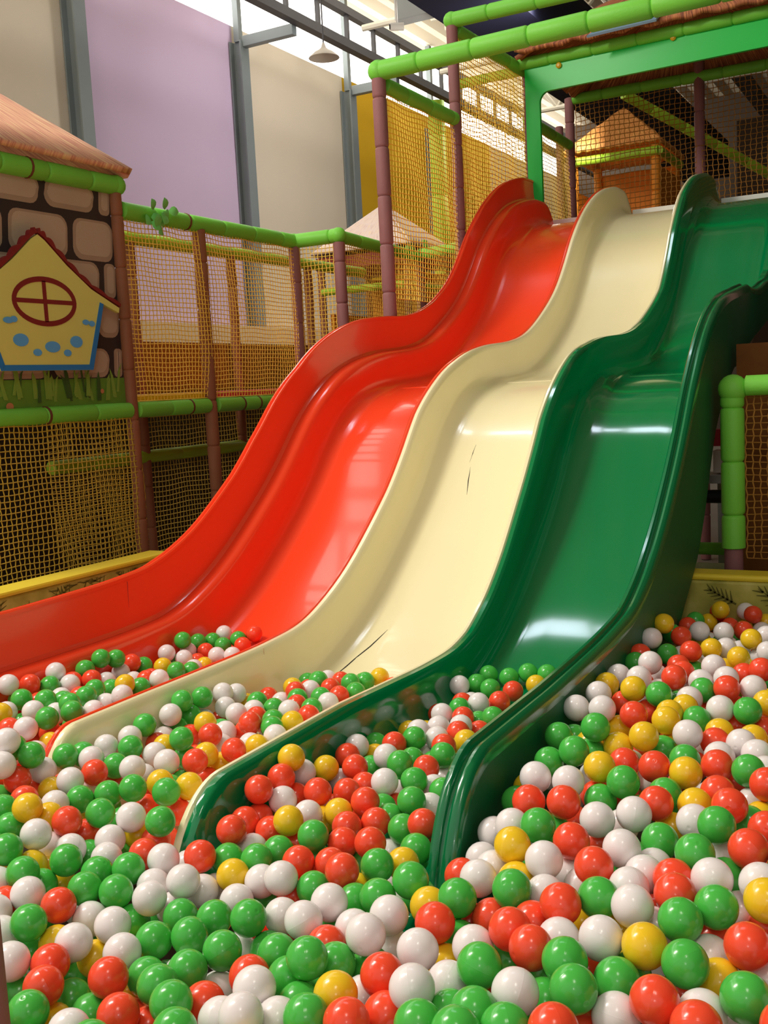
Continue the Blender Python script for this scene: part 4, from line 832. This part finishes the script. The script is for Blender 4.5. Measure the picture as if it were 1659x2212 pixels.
Y|-0.5311|3.0382|0.6751|yellow ball right of green slide, white left, white right, red above, red below
W|-0.7975|3.0980|0.6988|white ball right of green slide, green right, white below
R|-1.6274|2.4314|0.5679|red ball in cream lane, yellow left, green above
G|-0.5430|2.6021|0.7011|green ball right of green slide, white left, red right, white above, green below
G|-0.9401|1.5181|0.5779|green ball before green lane, white left, green right, red above, white below
W|-1.3594|1.4509|0.5576|white ball before green lane, green left, white right, white above, white below
Y|-1.1481|3.0202|0.5400|yellow ball in green lane, red left, green above
W|-1.6073|1.4787|0.5763|white ball before cream lane, white left, green right, red above, green below
G|-0.6022|1.2062|0.6318|green ball at bottom edge, white left, green right, white above, green below
W|-1.4910|1.1929|0.5600|white ball before cream lane, green right, white above, white below
W|-1.3569|1.9863|0.5947|white ball in green lane, red left, yellow right, red below
R|-1.0685|1.6417|0.5705|red ball before green lane, red left, red right, green above, green below
W|-1.0165|1.9829|0.5618|white ball in green lane, green left, green right, green above, red below
W|-2.5255|2.1368|0.6584|white ball in red lane, red right, white below
W|-1.8941|1.8367|0.6099|white ball in cream lane, green left, white right, green above, red below
R|-0.2730|1.8160|0.7019|red ball right of green slide, green left, green above, red below
R|-0.4352|2.8215|0.7053|red ball right of green slide, red left, white above, white below
W|-1.6574|2.5872|0.5571|white ball in cream lane, green left, red right, green above
W|-0.5536|2.7954|0.7114|white ball right of green slide, green left, yellow right, yellow above, white below
G|-0.4919|1.2848|0.6324|green ball at bottom edge, white left, green right, green above, red below
Y|-0.7975|3.2547|0.7091|yellow ball right of green slide, red right, green below
R|-1.1831|2.7999|0.5468|red ball in green lane, white left, red right, green above, green below
R|-1.1536|2.5785|0.5277|red ball in green lane, yellow left, green above
W|-0.7091|3.3637|0.6648|white ball right of green slide, red left, yellow right, green above, red below
W|-2.2925|2.5523|0.5835|white ball in red lane, red left, green right, yellow above
W|-1.8317|2.0002|0.5737|white ball in cream lane, green left, white right, red above, yellow below
R|-1.2734|2.2965|0.5724|red ball in green lane, green left, green right, white below
R|-1.1896|2.9267|0.5424|red ball in green lane, green left, yellow right, green above
W|-1.2241|2.7371|0.5560|white ball in green lane, green left, red right, green above, green below
R|-1.3480|2.1811|0.5704|red ball in green lane, white right, white above, red below
W|-1.3575|2.8947|0.5535|white ball in green lane, green right, red below
R|-2.5255|2.2200|0.6368|red ball in red lane, white left, green right, green below
"""
REST = """W,-1.6409,1.3140,0.5716;G,-1.5867,1.3765,0.5490;R,-1.5783,1.2784,0.5595;W,-1.5443,1.2255,0.5750;Y,-1.5985,1.4344,0.5251;W,-1.3023,1.4377,0.5280;G,-1.5971,1.2982,0.5015;Y,-1.3997,1.2360,0.5401;G,-1.4585,1.2271,0.5166;W,-1.4211,1.1348,0.5114;R,-1.0828,1.1198,0.5334;Y,-1.2607,1.0908,0.5095;G,-1.2425,1.5969,0.5150;R,-1.1327,1.6535,0.5281;Y,-0.9881,1.6012,0.5514;R,-1.1028,1.5562,0.5385;W,-0.8669,1.3912,0.6055;G,-0.9457,1.4364,0.5670;W,-1.0972,1.3708,0.5231;G,-1.0344,1.3748,0.5381;G,-0.8017,1.3311,0.5856;W,-0.7651,1.2432,0.5932;G,-0.9248,1.2347,0.5415;Y,-1.0178,1.1570,0.5187;Y,-0.6485,1.5773,0.6466;R,-0.7056,1.5024,0.5976;G,-0.6961,1.4387,0.5992;Y,-0.6901,1.3749,0.5922;G,-0.5841,1.3826,0.6180;R,-0.5780,1.2929,0.6161;W,-0.8097,1.4106,0.5762;W,-0.5374,1.6010,0.6469;R,-0.4210,1.6259,0.6212;R,-0.4039,1.5666,0.6409;W,-0.2774,1.5783,0.6658;W,-0.3898,1.5048,0.6521;Y,-0.4484,1.5199,0.6306;Y,-0.5123,1.5159,0.6340;R,-0.3025,1.5121,0.6479;R,-0.2290,1.5369,0.6694;G,-0.3991,1.3859,0.6386;R,-0.4348,1.2562,0.6226;W,-0.2166,1.4272,0.6537;Y,-0.4262,1.4442,0.6318;G,-2.0002,1.6896,0.6765;G,-1.9525,1.8659,0.6051;R,-1.9224,2.1114,0.5535;Y,-1.8605,2.0732,0.5684;G,-1.9525,2.2359,0.5544;G,-1.8033,2.0854,0.5421;Y,-1.8923,1.6991,0.5804;R,-1.9704,1.7104,0.5564;G,-1.9824,1.6178,0.5771;G,-1.8566,1.5234,0.6079;W,-1.7898,1.6129,0.5937;R,-1.8601,1.8697,0.5316;Y,-1.6512,1.8133,0.5909;R,-1.6688,1.7807,0.5386;Y,-1.7446,1.5520,0.5959;R,-1.6699,1.5812,0.5571;Y,-1.5598,1.6312,0.5506;R,-1.4973,1.6163,0.5557;Y,-1.7589,1.5726,0.5367;W,-1.6924,1.5023,0.5561;G,-1.6117,1.5317,0.5403;Y,-1.6440,1.4062,0.5652;Y,-1.6595,1.4560,0.5271;R,-1.8914,2.2163,0.5475;W,-1.7843,2.2405,0.5621;W,-1.7557,2.1825,0.5469;Y,-1.6804,2.0250,0.5844;Y,-1.6768,2.0788,0.5401;R,-1.7580,2.2976,0.5495;R,-1.7080,2.2651,0.5259;W,-1.6659,2.1955,0.5564;G,-1.6552,2.2860,0.5762;W,-1.3563,2.2445,0.5733;G,-1.3575,2.3447,0.5447;Y,-1.3283,2.2880,0.5356;G,-1.2918,2.2007,0.5385;W,-1.3290,2.1068,0.5321;R,-1.3325,1.9157,0.5653;R,-1.3524,1.7964,0.5589;W,-1.2744,1.9316,0.5345;Y,-1.2379,1.8785,0.5381;W,-1.2850,1.6758,0.5491;R,-1.2241,1.7530,0.5356;G,-1.1523,1.7141,0.5355;G,-1.0566,1.7430,0.5215;G,-1.1345,1.9751,0.5453;W,-1.2741,2.4386,0.5613;W,-1.2378,2.4914,0.5600;W,-1.1888,2.5325,0.5554;W,-1.1975,2.3979,0.5640;R,-1.1579,2.4481,0.5675;Y,-1.1566,2.4708,0.5078;R,-1.1355,2.3102,0.5789;W,-1.2936,2.3439,0.5344;W,-1.2375,2.3832,0.5158;G,-1.2080,2.2696,0.5475;G,-1.1712,2.3179,0.5261;G,-1.1960,2.2073,0.5348;W,-1.1063,2.2465,0.5170;W,-1.0723,2.1161,0.5490;W,-1.1631,2.0940,0.5316;R,-1.1363,2.0360,0.5245;G,-1.0813,1.9116,0.5552;W,-1.0419,1.8297,0.5141;W,-0.7103,1.6209,0.6375;G,-0.6616,1.8107,0.6374;R,-0.6425,1.8719,0.6344;W,-0.5845,1.6561,0.6305;Y,-0.6848,2.3450,0.6670;Y,-0.5549,2.2886,0.6534;G,-0.5540,2.2268,0.6716;G,-0.6983,2.1679,0.6678;Y,-0.4504,2.3302,0.6898;Y,-0.3745,2.3069,0.6914;W,-0.4196,2.1664,0.6939;R,-0.3380,2.2583,0.6627;R,-0.6273,1.9745,0.6498;W,-0.3177,2.1037,0.6972;W,-0.5389,1.8438,0.6529;G,-0.3166,1.8993,0.6733;Y,-0.3054,1.9612,0.6592;Y,-0.4521,1.8764,0.6480;W,-0.3407,1.7660,0.6660;R,-0.5697,1.7867,0.6378;W,-0.4353,1.6734,0.6673;G,-0.5019,1.6745,0.6478;G,-0.3145,1.6582,0.6788;R,-0.2618,1.7325,0.6799;W,-2.5255,2.3282,0.6461;G,-2.5255,2.4561,0.6213;G,-2.5199,2.5259,0.6414;G,-2.5112,2.5875,0.6254;R,-2.5255,2.6776,0.5859;W,-2.5208,2.6156,0.5684;R,-2.4716,2.4286,0.5996;W,-2.4713,2.3332,0.6102;G,-2.4998,2.2761,0.6180;W,-2.4882,2.5117,0.5685;Y,-2.3184,2.4192,0.6006;G,-2.3789,2.4182,0.5791;G,-2.3341,2.3033,0.6146;G,-2.2867,2.2190,0.6219;G,-2.4471,2.1147,0.6266;G,-2.3730,2.1395,0.6250;G,-2.2589,2.1250,0.6299;G,-2.3745,2.2089,0.6007;W,-2.2526,2.2627,0.5897;W,-2.3004,2.0255,0.6322;W,-2.3134,2.1198,0.5963;W,-2.4299,2.0399,0.6113;Y,-2.3658,1.9653,0.6359;G,-2.5254,2.7363,0.5604;Y,-2.4411,2.7421,0.5622;G,-2.5255,2.8950,0.5300;G,-2.3508,2.7076,0.5645;W,-2.5163,2.8525,0.5771;W,-2.5255,2.9842,0.5515;W,-2.4660,2.8872,0.5526;G,-2.3163,2.4875,0.5716;G,-2.5161,2.9465,0.6031;G,-2.5255,3.0447,0.5726;W,-2.4925,3.1655,0.5790;G,-2.5009,3.1032,0.5640;G,-2.4374,3.0842,0.5552;G,-2.4017,3.1358,0.5692;R,-2.3574,3.1796,0.5840;R,-2.3526,3.0953,0.5590;R,-2.4720,3.0212,0.5453;W,-2.3872,2.9797,0.5464;Y,-2.3809,2.8979,0.5300;W,-2.3787,2.8337,0.5379;W,-1.9525,2.4534,0.5974;W,-1.9494,2.5155,0.5782;W,-1.9127,2.4112,0.5693;W,-1.8226,2.3460,0.5790;W,-1.9525,2.3547,0.5444;Y,-1.8417,2.2263,0.5869;G,-1.9525,2.2973,0.5731;G,-1.8652,2.5081,0.5620;R,-1.9291,2.6553,0.5286;Y,-1.9486,2.5617,0.5333;W,-1.8095,2.4133,0.5694;G,-1.7748,2.4670,0.5631;W,-1.8676,2.6390,0.5228;R,-1.7601,2.3585,0.5710;G,-1.6961,2.3499,0.5720;Y,-1.9093,2.7678,0.5310;R,-1.8156,2.6464,0.5601;W,-1.7989,2.7074,0.5492;G,-1.8079,2.7710,0.5620;R,-1.8213,2.8090,0.5120;R,-1.7488,2.7487,0.5490;R,-1.8066,2.9086,0.5230;G,-1.7112,2.8141,0.5507;G,-1.6920,2.8745,0.5408;G,-1.6510,2.7420,0.5469;R,-1.6760,2.6825,0.5497;G,-1.7736,2.5941,0.5566;R,-1.8838,2.8234,0.5124;G,-1.7094,2.6285,0.5574;R,-1.7313,2.5262,0.5609;G,-1.6663,2.5087,0.5620;W,-1.6906,2.4250,0.5786;R,-1.6804,2.4210,0.5155;Y,-1.6698,2.9347,0.5411;G,-1.8607,2.3179,0.5356;G,-1.3282,3.0610,0.5452;G,-1.2545,3.0571,0.5442;G,-1.2008,3.0906,0.5554;G,-1.1362,3.0928,0.5566;G,-1.3304,2.9688,0.5410;G,-1.2660,2.9272,0.5424;G,-1.2629,2.6857,0.5518;W,-1.2336,2.7821,0.5114;W,-1.2869,2.6157,0.5532;R,-1.2152,2.6048,0.5541;G,-1.1898,2.6574,0.5276;G,-0.7975,3.3617,0.6513;G,-0.7975,3.7174,0.6149;R,-0.7975,3.5944,0.6224;R,-0.7441,3.2572,0.6702;W,-0.6361,3.3776,0.6635;Y,-0.7258,3.8044,0.6399;R,-0.7444,3.8619,0.6189;R,-0.7225,3.8675,0.5588;R,-0.6925,3.7981,0.5818;G,-0.7856,3.8675,0.5701;Y,-0.7706,3.8084,0.5902;W,-0.6489,3.8675,0.6251;R,-0.6149,3.8133,0.6268;Y,-0.6545,3.8674,0.5612;R,-0.6034,3.5482,0.6310;W,-0.5836,3.8018,0.5720;W,-0.5027,3.3617,0.6644;Y,-0.5800,3.8675,0.5882;Y,-0.6259,3.1296,0.6710;G,-0.7510,3.1012,0.6519;G,-0.7943,2.9004,0.6730;R,-0.7975,2.9641,0.6820;R,-0.6796,2.9349,0.6653;R,-0.6303,2.7680,0.6957;W,-0.5080,3.2813,0.6157;W,-0.4781,3.2173,0.6515;R,-0.4850,2.8525,0.6787;W,-0.4994,2.6792,0.7143;W,-0.5665,2.6923,0.6967;W,-0.7824,2.6849,0.6949;W,-0.7056,2.6068,0.7171;Y,-0.7897,2.6000,0.6936;W,-0.6607,2.6317,0.6787;W,-0.5627,2.5413,0.6941;R,-0.7242,2.5237,0.6726;Y,-0.5600,2.4772,0.6925;Y,-0.3741,2.4965,0.7158;R,-0.5415,2.6233,0.6408;R,-0.4371,2.4691,0.6624;G,-0.4388,2.9281,0.6445;G,-0.6651,3.0694,0.6142;W,-0.3911,2.5199,0.6585;R,-0.3741,2.4530,0.6636;R,-0.6577,2.5074,0.6622;G,-1.3503,1.4460,0.4878;G,-1.3610,1.2454,0.4744;W,-1.2868,1.5490,0.5173;Y,-1.3350,1.5630,0.4695;G,-1.1671,1.5690,0.5059;G,-0.5228,1.3894,0.6049;W,-0.3914,1.5216,0.5862;R,-0.4807,1.4438,0.5995;G,-0.5126,1.4996,0.5735;R,-0.3243,1.3900,0.6261;W,-1.9418,2.0290,0.5974;W,-1.9504,2.1726,0.5485;R,-1.8587,1.5874,0.6048;R,-1.5291,1.6808,0.5246;R,-1.2248,2.0510,0.5574;R,-1.2994,2.4046,0.5131;W,-0.3314,2.0330,0.6563;W,-0.3128,2.0900,0.6333;R,-2.5253,2.3969,0.5971;G,-2.5212,2.1672,0.6019;W,-2.4263,2.2488,0.5949;R,-2.4120,2.3125,0.5815;R,-2.2443,1.8882,0.6300;R,-2.3600,2.5653,0.5718;R,-2.3908,2.6224,0.5592;W,-2.4519,2.6015,0.5490;G,-2.3392,2.7709,0.5486;W,-2.3230,2.9908,0.5489;R,-2.4541,2.9459,0.5257;R,-1.9486,2.4283,0.5192;R,-1.2962,2.7779,0.5374;Y,-0.7146,3.4143,0.6190;W,-0.5941,3.1879,0.6610;Y,-0.5780,2.3984,0.7003"""

# ------------------------------------------------------------------ balls
RB = .0325
def ball_bm(sub):
    bm = bmesh.new(); bmesh.ops.create_icosphere(bm, subdivisions=sub, radius=RB); return bm
def ball_mesh(m):                                                    # moulded seam round the middle and a small nub where the ball was blown
    b = MB(); rows = []
    for a in np.r_[np.linspace(-88, -8, 11), -3, -1.6, 0, 1.6, 3, np.linspace(8, 80, 10), 84, 86.5, 88.5]:
        q = math.radians(a); r_ = RB*(1.006 if abs(a) < 1 else 1.0)*(1-.02*(a > 86)); rows.append([(r_*math.cos(q)*math.cos(t), r_*math.cos(q)*math.sin(t), r_*math.sin(q)) for t in np.linspace(0, 6.283185, 28, endpoint=False)])
    n0 = len(b.v); b.grid(rows, 0, True); b.f.append(tuple(range(28))[::-1]); b.mi.append(0); k = (len(rows)-1)*28; b.f.append(tuple(k+j for j in range(28))); b.mi.append(0)
    o = b.build('pit_ball', m); me = o.data; bpy.data.objects.remove(o); me.polygons.foreach_set('use_smooth', [True]*len(me.polygons)); return me
ball_me = {c: ball_mesh(M['b'+c]) for c in 'WRGY'}
GROUP = 'plastic balls in the ball pit'
POS = []; KEY = []
for line in NAMED.strip().split('\n'):
    c, x, y, z, lab = line.split('|'); x, y, z = float(x), float(y), float(z)
    o = bpy.data.objects.new('pit_ball', ball_me[c]); COL.objects.link(o); o.location = (x, y, z); o.rotation_euler = (random.uniform(0, 6), random.uniform(0, 3), random.uniform(0, 6))
    tag(o, lab, 'ball', GROUP); POS.append((x, y, z)); KEY.append(1)
STUFF = []
for line in REST.strip().split(';'):
    c, x, y, z = line.split(','); p = (float(x), float(y), float(z)); POS.append(p); KEY.append(1); STUFF.append((c, p))
AN = np.array(ANCH); LN = (((-2.558, -2.065), 1.75, ((1.7, .64), (1.9, .64), (2.3, .615), (2.7, .565), (3.0, .545))), ((-1.985, -1.46), 1.70, ((1.6, .61), (1.9, .60), (2.3, .575), (2.7, .55), (3.0, .54))), ((-1.39, -.915), 1.64, ((1.6, .59), (1.9, .59), (2.3, .565), (2.7, .55), (3.0, .54))))
def surf(x, y):
    for (lo, hi), y0, t in LN:
        if y > y0 and lo-.06 < x < hi+.06: return max(ip(t, y), np.interp(y, BED[:, 0], BED[:, 1])+.036) if lo+RB < x < hi-RB and y < 2.95 else None
    if y > 1.6 and -2.75 < x < -.80: return None
    d2 = (AN[:, 0]-x)**2+(AN[:, 1]-y)**2+.02; w_ = d2**-1.7; return float((w_*AN[:, 2]).sum()/w_.sum())
cell = {}
def put(p): cell.setdefault((int(p[0]//.07), int(p[1]//.07), int(p[2]//.07)), []).append(p)
for p in POS: put(p)
def free(p, dmin):
    a, b_, c = int(p[0]//.07), int(p[1]//.07), int(p[2]//.07)
    for i in (-1, 0, 1):
        for j in (-1, 0, 1):
            for k in (-1, 0, 1):
                for q in cell.get((a+i, b_+j, c+k), ()):
                    if (q[0]-p[0])**2+(q[1]-p[1])**2+(q[2]-p[2])**2 < dmin*dmin: return False
    return True
VIS = np.array(POS)-CAM; VD = VIS/np.linalg.norm(VIS, axis=1)[:, None]; VL = np.linalg.norm(VIS, axis=1)
def hides(p):
    v = np.array(p)-CAM; L = np.linalg.norm(v); ang = np.arccos(np.clip(VD@(v/L), -1, 1)); return bool(np.any((ang < .8*(RB/L+RB/VL)) & (VL > L+.01)))
def seen(p):
    v = np.array(p)-CAM; zc = v@_fw
    if zc < .2: return False
    x, y = 829.5+FPX*(v@_r)/zc, 1106-FPX*(v@_u)/zc; return -40 < x < 1700 and y < 2240
for layer, (dz, st) in enumerate(((.0, .060), (-.028, .052), (-.05, .05), (-.075, .05))):
    for x in np.arange(-3.28, .86, st):
        for y in np.arange(.32, 3.86, st):
            q = (x+RNG.uniform(-.014, .014), y+RNG.uniform(-.014, .014)); s = surf(*q)
            if s is None or not (-3.29 < q[0] < .86 and .3 < q[1] < 3.865): continue
            z = s+dz+RNG.uniform(-.006, .006)
            inl = -2.7 < q[0] < -.87 and q[1] > 1.64
            if inl and z < np.interp(q[1], BED[:, 0], BED[:, 1])+RB+.001: z = np.interp(q[1], BED[:, 0], BED[:, 1])+RB+.001
            if not inl and (q[0]+.989)**2+(q[1]-.742)**2 < (.041+RB)**2: continue
            if -.86 < q[0] < -.78 and q[1] > 1.6: continue
            p = (q[0], q[1], z)
            if not free(p, .0615): continue
            if seen(p) and (layer == 0 or (layer == 1 and not inl) or hides(p)): continue
            c = 'WWWRRRGGGY'[int(RNG.integers(10))]; STUFF.append((c, p)); put(p)
ico = ball_bm(3); iv = np.array([v.co[:] for v in ico.verts]); ifc = np.array([[v.index for v in f.verts] for f in ico.faces]); ico.free()
nb = len(STUFF); V = (iv[None]+np.array([p for _, p in STUFF])[:, None]).reshape(-1, 3); Fc = (ifc[None]+(np.arange(nb)*len(iv))[:, None, None]).reshape(-1, 3)
me = bpy.data.meshes.new('ball_filling'); me.vertices.add(len(V)); me.vertices.foreach_set('co', V.ravel().astype(np.float32)); me.loops.add(Fc.size); me.loops.foreach_set('vertex_index', Fc.ravel().astype(np.int32))
me.polygons.add(len(Fc)); me.polygons.foreach_set('loop_start', np.arange(0, Fc.size, 3, dtype=np.int32)); me.polygons.foreach_set('loop_total', np.full(len(Fc), 3, np.int32))
for c in 'WRGY': me.materials.append(M['b'+c])
me.polygons.foreach_set('material_index', np.repeat(['WRGY'.index(c) for c, _ in STUFF], len(ifc)).astype(np.int32)); me.polygons.foreach_set('use_smooth', np.ones(len(Fc), bool)); me.update(); me.validate()
o = bpy.data.objects.new('ball_filling', me); COL.objects.link(o); tag(o, 'remaining coloured plastic balls filling the pit', 'balls', None, 'stuff')
